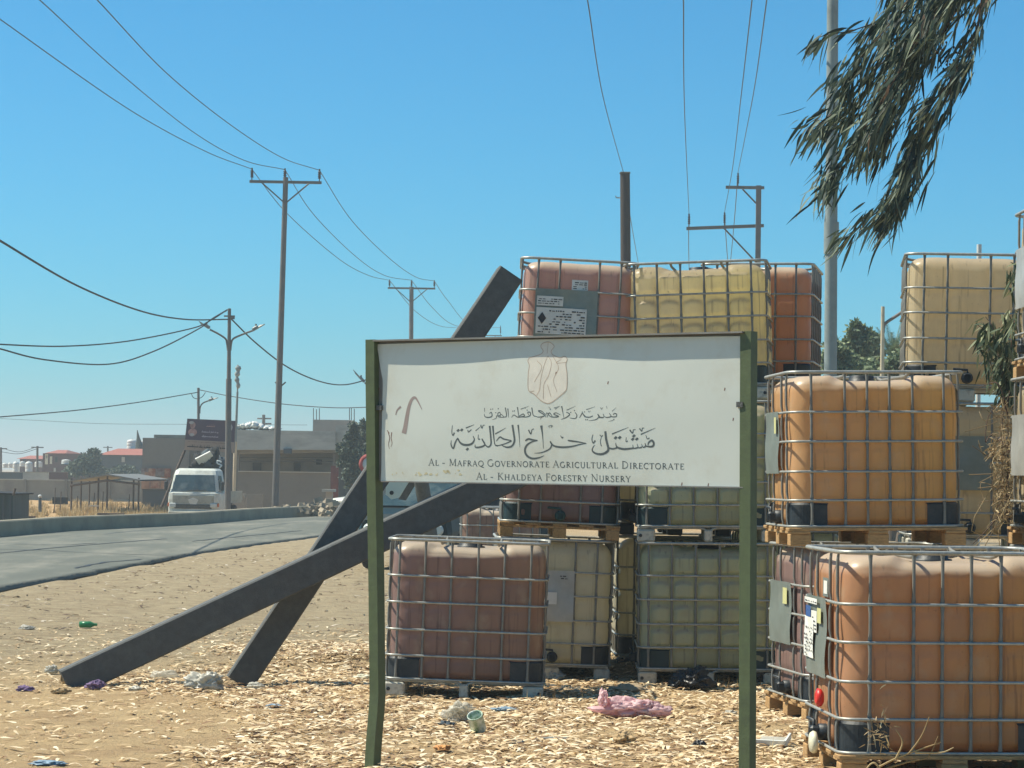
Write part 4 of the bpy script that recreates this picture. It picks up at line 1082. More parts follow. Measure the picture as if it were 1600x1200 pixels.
# street lamps
M_lamp = mat("lamp housing", rgb(112, 122, 122), rough=.5, var=.1)
def lamp_arm(root, pts, head, Y, r=.035):
    MB().tube(spline([W(x, y, Y) for x, y in pts], 5), r, 7).build("lamp_arm", M_pole, root)
    a, b = W(*head[0], Y), W(*head[1], Y); d = b - a
    R = Matrix.Rotation(-math.atan2(d.z, d.x), 3, 'Y')
    mb = MB().box((a + b) / 2, (d.length, .16, .07), M=R, taper=.6, bev=.02)
    mb.box(a.lerp(b, .25) + Vector((0, 0, .03)), (d.length * .45, .2, .12), M=R, bev=.03)
    mb.tube([a.lerp(b, .3) + Vector((0, 0, .08)), a.lerp(b, .3) + Vector((0, 0, .17))], .035, 8)
    mb.build("lamp_head", M_lamp, root)
YL = 86
f = foot(356.5, YL); root = thing("street_lamp", "double armed street lamp pole beside the white truck", "street lamp", f, "street lamps")
k1 = W(357.5, 592, YL)
MB().tube([f, k1], .115, 12, r1=.10).build("lower_shaft", M_pole, root)
MB().tube([k1, W(358.5, 482, YL)], .075, 12, r1=.058).build("upper_shaft", M_pole, root)
lamp_arm(root, [(356, 548), (354.5, 536), (352, 529), (340, 521), (328, 515)], ((328, 514), (310, 502.5)), YL)
lamp_arm(root, [(360, 548), (361.5, 536), (365, 529), (380, 522), (395, 516.5)], ((394, 517), (413.5, 505.5)), YL)
MB().box(W(358.5, 494, YL), (.38, .10, .05)).box(W(364, 497, YL), (.12, .08, .08)).build("bracket", M_pole, root)
MB().tube([W(351, 487, YL), W(355, 484, YL)], .03, 6).build("cable_clamp", M_pole, root)
YL2 = 122
f = foot(311, YL2); root = thing("street_lamp", "small single armed street lamp standing behind the purple billboard", "street lamp", f, "street lamps")
MB().tube([f, W(310, 606, YL2)], .085, 10, r1=.065).build("shaft", M_pole, root)
lamp_arm(root, [(312, 646), (313, 636), (317, 630), (326, 626)], ((326, 626.5), (341, 620.5)), YL2)
MB().tube(spline([W(x, y, YL2) for x, y in [(299, 614), (302, 621), (309, 623), (316, 620), (321, 613)]], 4), .018, 5).build("cable_loop", M_wire, root)
YL3 = 105
f = foot(584, YL3); root = thing("street_lamp", "street lamp mostly hidden behind the sign's left post, its head just showing", "street lamp", f, "street lamps")
MB().tube([f, W(584, 583, YL3)], .09, 10, r1=.06).build("shaft", M_pole, root)
lamp_arm(root, [(583, 622), (581, 610), (575, 603), (570, 598)], ((570, 598.5), (551, 578)), YL3)
YL4 = 60
f = foot(1376, YL4); root = thing("street_lamp", "pale street lamp above the trees left of the pale tan tank", "street lamp", f, "street lamps")
MB().tube([f, W(1379.5, 479, YL4)], .075, 10, r1=.045).build("shaft", M_polecream, root)
lamp_arm(root, [(1380, 520), (1381, 510), (1385, 504), (1400, 494), (1412, 486)], ((1411, 486.5), (1431, 476)), YL4, r=.04)
cable("thick cable sagging from the left edge to the double street lamp", [(-40, 350, 48), (0, 376, 52), (120, 446, 64), (220, 486, 74), (290, 499, 81), (357, 499, YL)], .026)
cable("cable rising from the left edge to the lamp pole top, upper of two", [(-30, 536, 60), (0, 538, 62), (100, 541, 68), (200, 533, 76), (300, 513, 82), (330, 500, 84), (355, 484, YL)], .022)
cable("lower cable dipping below its twin and rising to the lamp pole", [(-30, 538, 60), (0, 545, 62), (70, 562, 66), (170, 569, 73), (240, 549, 78), (310, 514, 83), (330, 499, 84), (355, 484, YL)], .022)
cable("thick dark cable sagging from the double lamp to behind the sign's left post", [(359, 496, YL), (400, 536, 88), (450, 574, 92), (500, 596, 97), (540, 601, 101), (584, 590, YL3)], .026)
cable("cable climbing gently from the left edge to the small street lamp", [(-40, 655, 90), (0, 651.5, 93), (120, 641, 103), (220, 628, 112), (309, 613, YL2)], .024)
cable("cable from the small street lamp passing behind the T pole to the sign", [(311, 609, YL2), (360, 619, 119), (440, 631, 113), (520, 637, 109), (584, 636, YL3)], .022)
cable("very faint distant wire across the pale sky at far left", [(-20, 653, 240), (60, 657, 240), (160, 662, 240), (290, 663, 240), (480, 664, 240)], .022, M_alu)

# flag pole with wrapped flag
YF = 100; f = foot(365, YF); root = thing("flag_pole", "cream flag pole with a furled faded flag, right of the lamp pole", "flag pole", f)
MB().tube([f, W(368, 690, YF)], .075, 12, r1=.07).build("lower_pole", M_polecream, root)
MB().tube([W(368, 690, YF), W(371, 612, YF)], .058, 10, r1=.045).tube([W(371, 612, YF), W(371.5, 570, YF)], .03, 8).build("upper_pole", M_polegrey, root)
M_cloth = mat("faded flag cloth", rgb(140, 150, 148), rough=.9, var=.3, scale=6)
mb = MB(); n = 14; P = []
for i in range(n + 1):
    t = i / n; c = W(371 + 1.2 * math.sin(t * 9), 571 + 36 * t, YF); P.append(c)
mb.tube(P, [.04 + .10 * abs(math.sin(i * .9)) * (1 - i / n * .5) for i in range(n + 1)], 8); mb.build("flag", M_cloth, root)
mb = MB().box(W(373, 774, YF), (.55, .55, .16)).box(W(373, 790, YF), (.62, .5, .7)); mb.build("plinth", M_concrete, root)

# ------------------------------------------------------------------ far side of the road
M_block = mat("grey block wall", rgb(138, 134, 122), rough=.95, var=.12, scale=1.4, bump=.3, bscale=10, dirt=rgb(104, 96, 92), dirt_amt=.5, dirt_scale=.8)
M_block2 = mat("brown grey block wall", rgb(126, 122, 112), rough=.95, var=.12, scale=1.2, bump=.3, bscale=10, dirt=rgb(92, 84, 80), dirt_amt=.5, dirt_scale=.6)
M_render = mat("cement render", rgb(184, 183, 170), rough=.95, var=.1, scale=.7, dirt=rgb(112, 106, 98), dirt_amt=.4, dirt_scale=.5, stretch=(1, 1, 3))
M_pale = mat("pale limestone blocks", rgb(176, 166, 150), rough=.95, var=.1, scale=1.2)
M_redroof = mat("red roof sheet", rgb(156, 94, 80), rough=.8, var=.12, scale=1.5)
M_dkred = mat("dark red wall", rgb(92, 62, 60), rough=.9, var=.15, scale=1.5)
M_bluegrey = mat("blue grey wall", rgb(74, 84, 90), rough=.9, var=.15, scale=1.0)
M_whitepl = mat("white plastic", rgb(206, 208, 202), rough=.5, var=.06, scale=2)
M_dark = mat("dark opening", rgb(36, 38, 40), rough=.9, var=.2)
M_rust = mat("rusty iron", rgb(84, 72, 64), rough=.9, var=.3, scale=5)
def wbox(mb, x0, x1, yt, yb, Y, dep, zb=None):
    """box whose front face covers the given pixel columns/rows at depth Y"""
    a = W(x0, yt, Y); b = W(x1, yt, Y); zt = (a.z + b.z) / 2
    z0 = zb if zb is not None else (W(x0, yb, Y).z + W(x1, yb, Y).z) / 2
    return mb.box(((a.x + b.x) / 2, Y + dep / 2, (zt + z0) / 2), (abs(b.x - a.x), dep, zt - z0))
GZ = -.45
def root_at(name, label, cat, px, Y, grp=None): 
    p = W(px, 740, Y); return thing(name, label, cat, (p.x, Y, -.35), grp)
# perimeter wall with piers and courses of blocks
r_ = root_at("block_wall", "long low grey block wall across the dry lot at left", "wall", 100, 147)
mb = MB(); wbox(mb, -160, 226, 750, 0, 147, .2, GZ); mb.build("wall_face", M_block, r_)
for px in (-70, 39, 103, 170): wbox(MB(), px - 2, px + 2, 749, 0, 146.8, .5, GZ).build("pier", M_block2, r_)
wbox(MB(), -160, 226, 748.6, 750, 146.95, .3).build("coping", M_render, r_)
# walls of the yards behind
for lab, x0, x1, yt, Y, mt_ in (("low blue grey yard wall behind the long wall, far left", -40, 34, 738, 165, M_bluegrey), ("low grey yard wall between two coloured walls", 35, 75, 738, 167, M_render), ("low reddish yard wall below the red roofed house", 76, 105, 738, 169, M_dkred)):
    r_ = root_at("yard_wall", lab, "wall", (x0 + x1) / 2, Y); wbox(MB(), x0, x1, yt, 0, Y, .4, GZ).build("wall_face", mt_, r_)
    wbox(MB(), x0, x1, yt - .8, yt, Y - .06, .5).build("coping", M_block, r_)
def hip(mb, x0, x1, ye, yr, Y, dep, inset=.2):
    a = W(x0, ye, Y); b = W(x1, ye, Y); z = (a.z + b.z) / 2; h = W((x0 + x1) / 2, yr, Y).z; w_ = b.x - a.x
    v = [(a.x - .2, Y - .3, z), (b.x + .2, Y - .3, z), (b.x + .2, Y + dep + .3, z), (a.x - .2, Y + dep + .3, z), (a.x + w_ * inset, Y + dep * .4, h), (b.x - w_ * inset, Y + dep * .4, h)]
    mb.add(v, [(0, 1, 5, 4), (1, 2, 5), (2, 3, 4, 5), (3, 0, 4), (3, 2, 1, 0)]); return mb
def house(lab, x0, x1, yt, Y, wallm, roofs, wins, cat="house", dep=9):
    r_ = root_at("house", lab, cat, (x0 + x1) / 2, Y)
    wbox(MB(), x0, x1, yt, 0, Y, dep, GZ).build("wall", wallm, r_)
    for (a, b, ye, yr) in roofs: hip(MB(), a, b, ye, yr, Y, dep).build("roof", M_redroof, r_)
    for (a, b, t, bt, mt_) in wins:
        wbox(MB(), a, b, t, bt, Y - .06, .05).build("window", mt_, r_)
    return r_
house("dark red house with cream window bays and small red roof at far left", 67, 128, 708.5, 225, M_dkred, [(74, 100, 708.3, 702.5)], [(70.5, 75, 709.5, 725.5, M_cream), (78, 81.5, 713, 725, M_cream), (72, 74, 712, 716, M_dark), (86, 90, 714, 722, M_dark), (84, 87, 731, 738, M_render)])
house("distant low house with long pale red roof at far left", 31, 66, 717, 260, M_dkred, [(29, 67, 717, 711.5)], [(36, 40, 718, 722, M_dark)])
house("blue grey house with wide red hipped roof beside the grey building", 159, 232, 711, 200, M_bluegrey, [(157, 238, 711, 700.5)], [(190, 195, 714, 722, M_render), (176, 182, 728, 736, M_dark), (205, 212, 728, 736, M_dark)])
house("distant flat grey house between the red roofed houses", 100, 160, 708.5, 245, M_bluegrey, [], [(140, 144, 714, 720, M_dark)])
def wtank(lab, px, yt, yb, w_, Y, zg=None):
    a = W(px, yb, Y); t = W(px, yt, Y); r = w_ / 2 * Y / FPX; h = t.z - a.z
    r_ = thing("water_tank", lab, "water tank", a, "white rooftop water tanks")
    MB().lathe([(r * .97, 0), (r, h * .05), (r, h * .3), (r * .96, h * .33), (r, h * .36), (r, h * .62), (r * .96, h * .65), (r, h * .68), (r, h * .85), (r * .7, h * .95), (r * .25, h)], a, 14).build("drum", M_whitepl, r_)
    MB().lathe([(r * .25, h), (r * .25, h * 1.05)], a, 10).build("lid", M_whitepl, r_)
for args in (("tall white water tank left of the second one, above the yard wall", 25, 721, 738, 10.5, 170), ("tall white water tank nearest the utility pole at far left", 45, 721, 738, 11.5, 170),
             ("small white water tank at the far left edge", 8, 723.5, 731, 9, 215), ("second small white water tank from the left edge", 16, 723, 731, 8, 218), ("small white tank between the two tall ones", 35, 721, 729, 9, 215),
             ("small white tank just right of the tall tanks", 60, 721, 730, 12, 215), ("white tank on a stand before the dark tree", 103, 718, 725.5, 14, 190), ("large white tank on the roof of the grey building's neighbour", 206, 686.5, 702.3, 16, 208),
             ("white tank half hidden behind the grey building's edge", 223, 688, 702, 6, 208)):
    wtank(*args)
r_ = root_at("tank_stand", "thin steel stand under a white tank before the dark tree", "stand", 104, 190); MB().tube([W(105.5, 725.6, 190), W(105.5, 768, 190)], .12, 6).build("leg", M_pole, r_); MB().box(W(103, 726, 190) , (.8, .8, .1)).build("platform", M_pole, r_)
r_ = root_at("water_tower", "grey block roof tower carrying the large white tank", "tower", 210, 208); wbox(MB(), 196, 230, 702.4, 0, 206.5, 5, GZ).build("wall", M_bluegrey, r_)
mb = MB(); mb.tube([W(214.5, 672, 205), W(216, 684, 205), W(218.5, 703, 205)], [.03, .14, .42], 8)
mb.build("cypress_tip", mat("dark cypress", rgb(52, 62, 56), var=.3, scale=2), None, origin=W(218, 703, 205), label="thin dark pointed treetop behind the rooftop tank", cat="tree")
for lab, px, pt, Y in (("thin utility pole at the left picture edge", 1.5, 699, 180), ("thin utility pole right of the tall white tanks", 58.5, 697, 180), ("thin utility pole in front of the dark tree", 168.5, 697, 240)):
    f = foot(px, Y); r_ = thing("thin_pole", lab, "utility pole", f, "thin poles far left"); MB().tube([f, W(px, pt, Y)], .10, 8, r1=.08).build("shaft", M_pole, r_)
    MB().box(W(px, pt + 2, Y), (.9, .08, .08)).build("crossarm", M_pole, r_)
cable("faint upper cable between the thin poles at far left", [(1.5, 700, 180), (30, 706, 180), (58.5, 698, 180)], .02); cable("faint lower cable between the thin poles at far left", [(1.5, 706, 180), (30, 709, 180), (58.5, 701, 180)], .02)

# tall grey building with old posters
r_ = root_at("grey_building", "tall windowless grey block building with peeling posters, left of the truck", "building", 260, 122)
wbox(MB(), 223, 296, 684.5, 0, 122, 12, GZ).build("wall", M_bluegrey if False else mat("dark grey blocks", rgb(134, 130, 120), rough=.95, var=.1, scale=1.0, bump=.3, bscale=8, dirt=rgb(88, 86, 88), dirt_amt=.5, dirt_scale=.5), r_)
wbox(MB(), 296, 372, 690, 0, 122.5, 11, GZ).build("side_wall", MATS["dark grey blocks"], r_)
wbox(MB(), 240.5, 300, 679.5, 684.3, 124, 9).build("roof_parapet", M_block, r_)
M_post = [mat("faded poster red", rgb(150, 96, 76), var=.3, scale=4, dirt=rgb(196, 170, 140), dirt_amt=.8, dirt_scale=2.5), mat("faded poster peach", rgb(178, 138, 108), var=.3, scale=5, dirt=rgb(110, 74, 62), dirt_amt=.8, dirt_scale=2.5), mat("faded poster grey", rgb(140, 130, 124), var=.3, scale=5, dirt=rgb(96, 64, 58), dirt_amt=.8, dirt_scale=3)]
rr = random.Random(3)
for (a, b, t, bt, k) in ((221, 231, 731, 745, 2), (232, 243, 732, 747, 0), (244, 256, 731, 744, 2), (257, 267, 732, 746, 0), (221, 234, 746, 764, 1), (235, 250, 748, 763, 0), (251, 262, 745, 764, 1), (263, 270, 747, 762, 2), (226, 240, 738, 752, 1)):
    wbox(MB(), a, b, t, bt, 121.9 - .03 * rr.random(), .03).build("poster", M_post[k], r_)
r_ = root_at("dark_kiosk", "low dark metal kiosk below the posters", "kiosk", 243, 118); wbox(MB(), 223, 262, 765.5, 0, 118, 1.6, GZ).build("body", M_bluegrey, r_); wbox(MB(), 222, 263, 764.5, 765.5, 117.9, 1.9).build("roof", M_dark, r_)

# long low building on the right of it
r_ = root_at("long_building", "long low grey building with a shaded gallery, behind the T pole", "building", 450, 114)
def wq(mb, x0, y0, x1, y1, x2, y2, x3, y3, Y, dep):
    P = [W(x0, y0, Y), W(x1, y1, Y), W(x2, y2, Y), W(x3, y3, Y)]; return mb.prism(P, (0, dep, 0))
wq(MB(), 366, 703, 366, 671.5, 524, 674, 524, 703, 112, 3).build("parapet", M_render, r_)
wq(MB(), 524.3, 700, 524.3, 664, 592, 664, 592, 700, 112.2, 4).build("parapet", M_render, r_)
wq(MB(), 366, 709, 366, 703.3, 592, 703.3, 592, 706, 112.3, 2.7).build("ledge", M_block, r_)
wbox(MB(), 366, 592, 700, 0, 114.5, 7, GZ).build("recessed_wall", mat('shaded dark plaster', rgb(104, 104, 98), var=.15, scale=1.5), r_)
for (a, b, t, bt) in ((395, 408, 723, 735), (459, 470, 722, 736), (494, 503, 718, 726)): wbox(MB(), a, b, t, bt, 114.4, .08).build("opening", M_dark, r_)
wbox(MB(), 443, 456, 701, 708.5, 111.9, .1).build("shop_sign", M_bluegrey, r_)
mb = MB()
for px in (371, 455, 486, 520, 560): wbox(mb, px, px + 3, 704, 0, 112.5, .3, GZ)
mb = MB()
for px in (371, 520): wbox(MB(), px, px + 3, 709, 0, 112.5, .3, GZ).build("column", M_block2, r_)
for (a, b, y) in ((370, 520, 715), (370, 520, 721)): MB().tube([W(a, y, 113), W(b, y + .8, 113)], .03, 5).build("hanging_line", M_beam, r_)
wbox(MB(), 517, 529, 728, 0, 111, .15, GZ).build("red_gate", mat("faded red gate", rgb(120, 70, 62), var=.15, scale=3), r_)
r_ = root_at("yard_wall", "brown block yard wall in front of the long building", "wall", 450, 108)
wbox(MB(), 372, 516, 738, 0, 108, .25, GZ).build("wall_face", M_block2, r_); wbox(MB(), 372, 516, 736.8, 738, 107.9, .4).build("coping", M_render, r_)
wbox(MB(), 379, 410, 772, 0, 104, .3, GZ).build("low_panel", M_block, r_)
wbox(MB(), 374, 378, 768, 0, 103.9, .2, GZ).build("post", M_polecream, r_)
r_ = root_at("unfinished_room", "unfinished pale rooftop room with rebar sticking up", "building", 515, 132)
wbox(MB(), 489, 549, 656, 0, 132, 5, GZ).build("wall", M_pale, r_)
for px in (489.8, 494.5, 499, 549, 553.5, 546): MB().tube([W(px, 656 if px < 549.5 else 660, 132.4), W(px, 637 + (px % 3), 132.4)], .022, 5).build("rebar", M_rust, r_)
wbox(MB(), 540, 556, 660, 0, 133.5, 2, GZ).build("pier", M_pale, r_)
# white sacks along the roof
def blob(mb, c, rad, seed=0, amp=.25, nu=14, nv=9, flat=0.0, freq=2.0):
    vs = []; c = Vector(c)
    for j in range(nv + 1):
        th = math.pi * j / nv
        for i in range(nu):
            ph = 2 * math.pi * i / nu; d = Vector((math.sin(th) * math.cos(ph), math.sin(th) * math.sin(ph), math.cos(th)))
            k = 1 + amp * noise.noise(d * freq + Vector((seed * 7.3, seed * 3.1, seed))) + amp * .5 * noise.noise(d * freq * 2.7 + Vector((seed, 0, seed * 5)))
            if nu > 30: k += .34 * amp * (.5 - 2 * abs(noise.noise(d * 4.2 + Vector((seed * 2.0, 1, 0))))) + .16 * amp * (.5 - 2 * abs(noise.noise(d * 9.5 + Vector((0, seed * 2.0, 0)))))
            p = Vector((d.x * rad[0], d.y * rad[1], d.z * rad[2])) * k
            if p.z < -rad[2] * (1 - flat): p.z = -rad[2] * (1 - flat)
            vs.append(c + p)
    mb.add(vs, [(j * nu + i, (j + 1) * nu + i, (j + 1) * nu + (i + 1) % nu, j * nu + (i + 1) % nu) for j in range(nv) for i in range(nu)], True); return mb
for k, (px, py, w_, h_) in enumerate(((372, 668, 9, 4), (380, 667, 8, 5), (389, 665.5, 10, 6), (399, 665, 11, 6.5), (408, 667, 8, 5), (416, 669, 9, 4), (425, 669.5, 8, 3.5), (434, 670, 8, 3))):
    c = W(px, py, 113.2); s_ = 113.2 / FPX
    blob(MB(), c, (w_ * s_ * .68, .5, h_ * s_ * 1.0), k, .5).build("white_sack", M_whitepl, None, origin=c, label=("leftmost", "second", "third", "fourth, tallest", "fifth", "sixth", "seventh", "rightmost")[k] + " white sack from the left in the row on the long building's roof edge", cat="sack", group="white sacks on the roof edge")
f = foot(412, 190); r_ = thing("thin_pole", "tiny distant power pole above the white sacks", "utility pole", f); MB().tube([f, W(412, 648, 190)], .13, 6).build("shaft", M_pole, r_)
for y, a, b in ((654, 402, 424), (662, 400, 424)): MB().tube([W(a, y, 190), W(b, y, 190)], .06, 5).build("crossarm", M_pole, r_)

# open canopy frame
r_ = root_at("canopy_frame", "open canopy of thin posts with a shallow pitched roof on the dry lot", "canopy", 165, 106)
for px, d in ((112, 0), (127, 4), (140, 8), (154, 2), (168, 0), (209, 3), (217, 0)):
    p = W(px, 749, 106 + d); zt = W(px, 750.5 - (3 if 130 < px < 200 else 0), 106).z
    MB().tube([(p.x, p.y, -.4), (p.x, p.y, zt + .1)], .04, 6).build("post", M_rust, r_)
mb = MB()
a = W(110, 750, 105.5); b = W(168, 740.5, 105.5); c = W(219, 749.5, 105.5)
for p, q in ((a, b), (b, c)):
    mb.add([p, q, q + Vector((0, 9, 0)), p + Vector((0, 9, 0)), p - Vector((0, 0, .06)), q - Vector((0, 0, .06)), q + Vector((0, 9, -.06)), p + Vector((0, 9, -.06))], [(0, 1, 2, 3), (7, 6, 5, 4), (0, 4, 5, 1), (2, 6, 7, 3)])
mb.build("roof_sheet", M_galv_dull, r_)
MB().tube([a - Vector((0, 0, .25)), W(168, 750.5, 105.5), c - Vector((0, 0, .2))], .05, 5).build("tie_beam", M_rust, r_)

# billboard
YB = 94
r_ = root_at("billboard", "purple and tan billboard with portraits and Arabic text, tilted above the truck", "billboard", 328, YB)
TLb, TRb, BRb, BLb = W(292.5, 654, YB), W(368.5, 657.5, YB), W(366, 708, YB), W(287, 703.5, YB)
def bb(u, v, o=0): return TLb.lerp(TRb, u).lerp(BLb.lerp(BRb, u), v) + Vector((0, -o, 0))
def bquad(mb, u0, v0, u1, v1, o): return mb.add([bb(u0, v1, o), bb(u1, v1, o), bb(u1, v0, o), bb(u0, v0, o)], [(0, 1, 2, 3)])
mb = MB().prism([bb(0, 1), bb(1, 1), bb(1, 0), bb(0, 0)], (0, .12, 0)); mb.build("board", M_frame, r_)
bquad(MB(), .008, .012, .992, .66, .01).build("purple_panel", mat("faded purple print", rgb(86, 72, 86), var=.12, scale=1.2), r_)
bquad(MB(), .008, .665, .992, .985, .01).build("tan_panel", mat("faded tan print", rgb(160, 138, 122), var=.08, scale=1.5), r_)
M_face = mat("faded portrait print", rgb(168, 132, 124), var=.35, scale=5); M_facew = mat("pale portrait print", rgb(176, 172, 168), var=.25, scale=5); M_pr = mat("white lettering print", rgb(190, 180, 184), var=.1)
mb = MB()
for cx, cy, rx, ry in ((.13, .20, .055, .11), (.14, .42, .09, .12)): mb.add([bb(cx + rx * math.cos(t), cy + ry * math.sin(t), .02) for t in np.linspace(0, 6.0, 14)], [tuple(range(14))])
mb.build("portrait_print", M_face, r_)
mb = MB()
for cx, cy, rx, ry in ((.87, .22, .07, .14), (.10, .12, .05, .05), (.13, .50, .05, .05)): mb.add([bb(cx + rx * math.cos(t), cy + ry * math.sin(t), .022) for t in np.linspace(0, 6.0, 14)], [tuple(range(14))])
mb.build("portrait_print", M_facew, r_)
def scribble(u0, u1, v, h, n, mt_, seed, name):
    rn = random.Random(seed); mb = MB(); u = u1
    while u > u0:
        w_ = rn.uniform(.012, .035); t = h * rn.uniform(.16, .26)
        bquad(mb, u - w_, v - t, u, v + t * .4, .024)
        if rn.random() < .55: bquad(mb, u - .006, v - h * rn.uniform(.5, 1), u, v, .026)
        if rn.random() < .4: bquad(mb, u - .014, v + h * .35, u - .006, v + h * .55, .026)
        u -= w_ + (rn.uniform(.006, .02) if rn.random() < .3 else -.002)
    return mb.build(name, mt_, r_, kind="stuff")
scribble(.34, .66, .40, .06, 8, M_pr, 1, "white_lettering"); scribble(.34, .66, .54, .06, 8, M_pr, 2, "white_lettering"); scribble(.42, .58, .22, .08, 5, M_face, 3, "crest_print")
scribble(.08, .84, .72, .02, 8, M_dkred, 4, "small_lettering"); scribble(.06, .82, .88, .09, 8, M_dark, 5, "dark_lettering")
for a, b in (((289, 703), (252, 793)), ((310, 704), (309, 800)), ((334, 705), (335, 800)), ((362, 707), (361, 800))):
    MB().tube([W(*a, YB + .1), W(*b, YB + (.1 if a[0] > 300 else -1.0))], .055, 6).build("leg", M_rust if a[0] < 300 else M_pole, r_)

# no-entry style round sign
f = foot(581, 58); r_ = thing("round_road_sign", "round red rimmed road sign peeking out left of the sign post", "road sign", f)
MB().tube([f, W(581, 716, 58)], .03, 8).build("pole", M_galv, r_)
c = W(577, 725, 58) + Vector((0, -.06, 0)); RX = Matrix.Rotation(math.pi / 2, 3, 'X')
MB().lathe([(.0, 0), (.24, 0), (.24, .01), (0, .01)], c, 24, M=RX).build("disc", M_whitepl, r_)
prof = [(.16, -.005), (.245, -.005), (.245, .02), (.16, .02)]
MB().lathe(prof, c, 24, M=RX, caps=False).build("red_rim", mat("sun faded red", rgb(176, 92, 88), var=.1), r_)
# ------------------------------------------------------------------ vehicles
M_glass = mat("dusty glass", rgb(58, 76, 78), rough=.12, var=.3, scale=2, spec=.8, dirt=rgb(120, 128, 122), dirt_amt=.6, dirt_scale=1.5)
M_tyre = mat("tyre rubber", rgb(36, 36, 36), rough=.9, var=.15, scale=10); M_rim = mat("wheel rim", rgb(120, 120, 118), rough=.5, metal=.4)
M_chrome = mat("chrome", rgb(200, 200, 196), rough=.2, metal=.9, var=.05); M_headl = mat("headlight glass", rgb(190, 196, 190), rough=.15, var=.1, spec=.8); M_amberl = mat("orange lens", rgb(196, 108, 60), rough=.3)
def wheel(root, c, r, w_, axis='X'):
    R = Matrix.Rotation(math.pi / 2, 3, 'Y')
    t = MB().lathe([(r * .62, -w_ / 2), (r * .94, -w_ / 2), (r, -w_ * .35), (r, w_ * .35), (r * .94, w_ / 2), (r * .62, w_ / 2)], c, 22, M=R, caps=False)
    wo_ = local(t, "wheel", M_tyre, root)
    local(MB().lathe([(r * .1, -w_ * .40), (r * .3, -w_ * .38), (r * .62, -w_ * .30), (r * .63, w_ * .3), (r * .3, w_ * .38), (r * .1, w_ * .4)], c, 18, M=R), "rim", M_rim, wo_)
M_tw = mat("dirty white truck paint", rgb(204, 206, 194), rough=.4, var=.05, scale=2, dirt=rgb(150, 148, 132), dirt_amt=.5, dirt_scale=2.5)
M_tdirty = mat("grimy white truck paint", rgb(160, 162, 148), rough=.55, var=.1, scale=3, dirt=rgb(110, 108, 94), dirt_amt=.7, dirt_scale=3)
YT = 88; pt = W(303, 740, YT)
tr = thing("truck", "dirty white flatbed truck with dark windscreen parked facing the road", "truck", (pt.x, YT, -.37)); tr.rotation_euler = (0, 0, math.radians(-3))
# cab as a loft of side profiles (x half width, y front offset)
prof = [(.90, .32, .02), (.93, .55, -.02), (.94, .95, -.03), (.93, 1.18, 0.0), (.90, 1.22, .04), (.80, 1.85, .26), (.76, 2.00, .36), (.66, 2.08, .55)]
def ringy(hw, z, yf, yb=1.55, r=.16):
    return [(-hw, yb, z), (-hw, yf + r, z), (-hw + r * .3, yf + r * .3, z), (-hw + r, yf + .01, z), (0, yf - .03, z), (hw - r, yf + .01, z), (hw - r * .3, yf + r * .3, z), (hw, yf + r, z), (hw, yb, z)]
mb = MB(); rows = [ringy(hw, z, yf) for hw, z, yf in prof]; k = 9
vs = [p for r2 in rows for p in r2]
mb.add(vs, [(j * k + i, j * k + (i + 1) % k, (j + 1) * k + (i + 1) % k, (j + 1) * k + i) for j in range(len(rows) - 1) for i in range(k)] + [tuple(range(len(vs) - k, len(vs))), tuple(range(k - 1, -1, -1))])
local(mb, "cab", M_tw, tr)
def frontquad(mb, pts): return mb.add(pts, [(0, 1, 2, 3)])
ws = MB(); ws.add([(-.80, .055, 1.25), (0, -.008, 1.25), (.80, .055, 1.25), (.70, .255, 1.84), (0, .205, 1.84), (-.70, .255, 1.84)], [(0, 1, 4, 5), (1, 2, 3, 4)]); local(ws, "windscreen", M_glass, tr)
local(MB().box((0, -.035, .93), (1.5, .03, .36), bev=.01), "front_panel", M_tdirty, tr)
local(MB().box((0, -.05, .70), (1.35, .05, .15), bev=.01), "grille", M_dark, tr)
for z_ in (.665, .70, .735): local(MB().box((0, -.082, z_), (1.3, .01, .008)), "grille_bar", M_tdirty, tr)
for sx in (-1, 1):
    local(MB().box((sx * .74, -.055, .74), (.26, .06, .17), bev=.03), "headlight", M_headl, tr)
    local(MB().box((sx * .90, .02, .76), (.07, .1, .14), bev=.02), "indicator", M_amberl, tr)
    local(MB().box((sx * 1.03, .12, 1.45), (.13, .06, .32), bev=.025), "mirror", M_black, tr)
    local(MB().tube([(sx * .88, .1, 1.25), (sx * 1.03, .12, 1.3)], .012, 5).tube([(sx * .84, .22, 1.7), (sx * 1.03, .12, 1.6)], .012, 5), "mirror_arm", M_black, tr)
    local(MB().tube([(sx * .15 - .1, -.03, 1.27), (sx * .15 + .32, .0, 1.31)], .012, 5), "wiper", M_black, tr)
    local(MB().add([(sx * .945, .25, 1.24), (sx * .945, 1.1, 1.24), (sx * .83, 1.0, 1.82), (sx * .83, .42, 1.82)], [(0, 1, 2, 3) if sx > 0 else (3, 2, 1, 0)]), "side_window", M_glass, tr)
    wheel(tr, (sx * .80, .75, .37), .37, .24); wheel(tr, (sx * .78, 3.6, .37), .37, .34)
local(MB().box((0, -.10, .45), (1.78, .14, .17), bev=.03), "bumper", M_tdirty, tr)
local(MB().box((-.05, -.185, .43), (.26, .02, .12)), "number_plate", M_whitepl, tr)
local(MB().box((0, 2.0, .55), (.7, 4.0, .22)), "chassis", M_black, tr)
local(MB().box((0, 3.3, .88), (1.9, 3.2, .12)), "bed_floor", M_tdirty, tr)
for sx in (-1, 1): local(MB().box((sx * .95, 3.3, 1.08), (.05, 3.2, .34)), "bed_side", M_tdirty, tr)
local(MB().box((0, 1.72, 1.2), (1.9, .05, .55)), "headboard", M_tdirty, tr)
ld = root_at("scrap_load", "tilted glass sheet and dark machine parts loaded behind the truck cab", "scrap load", 325, 90.5)
ld.location.z = .57
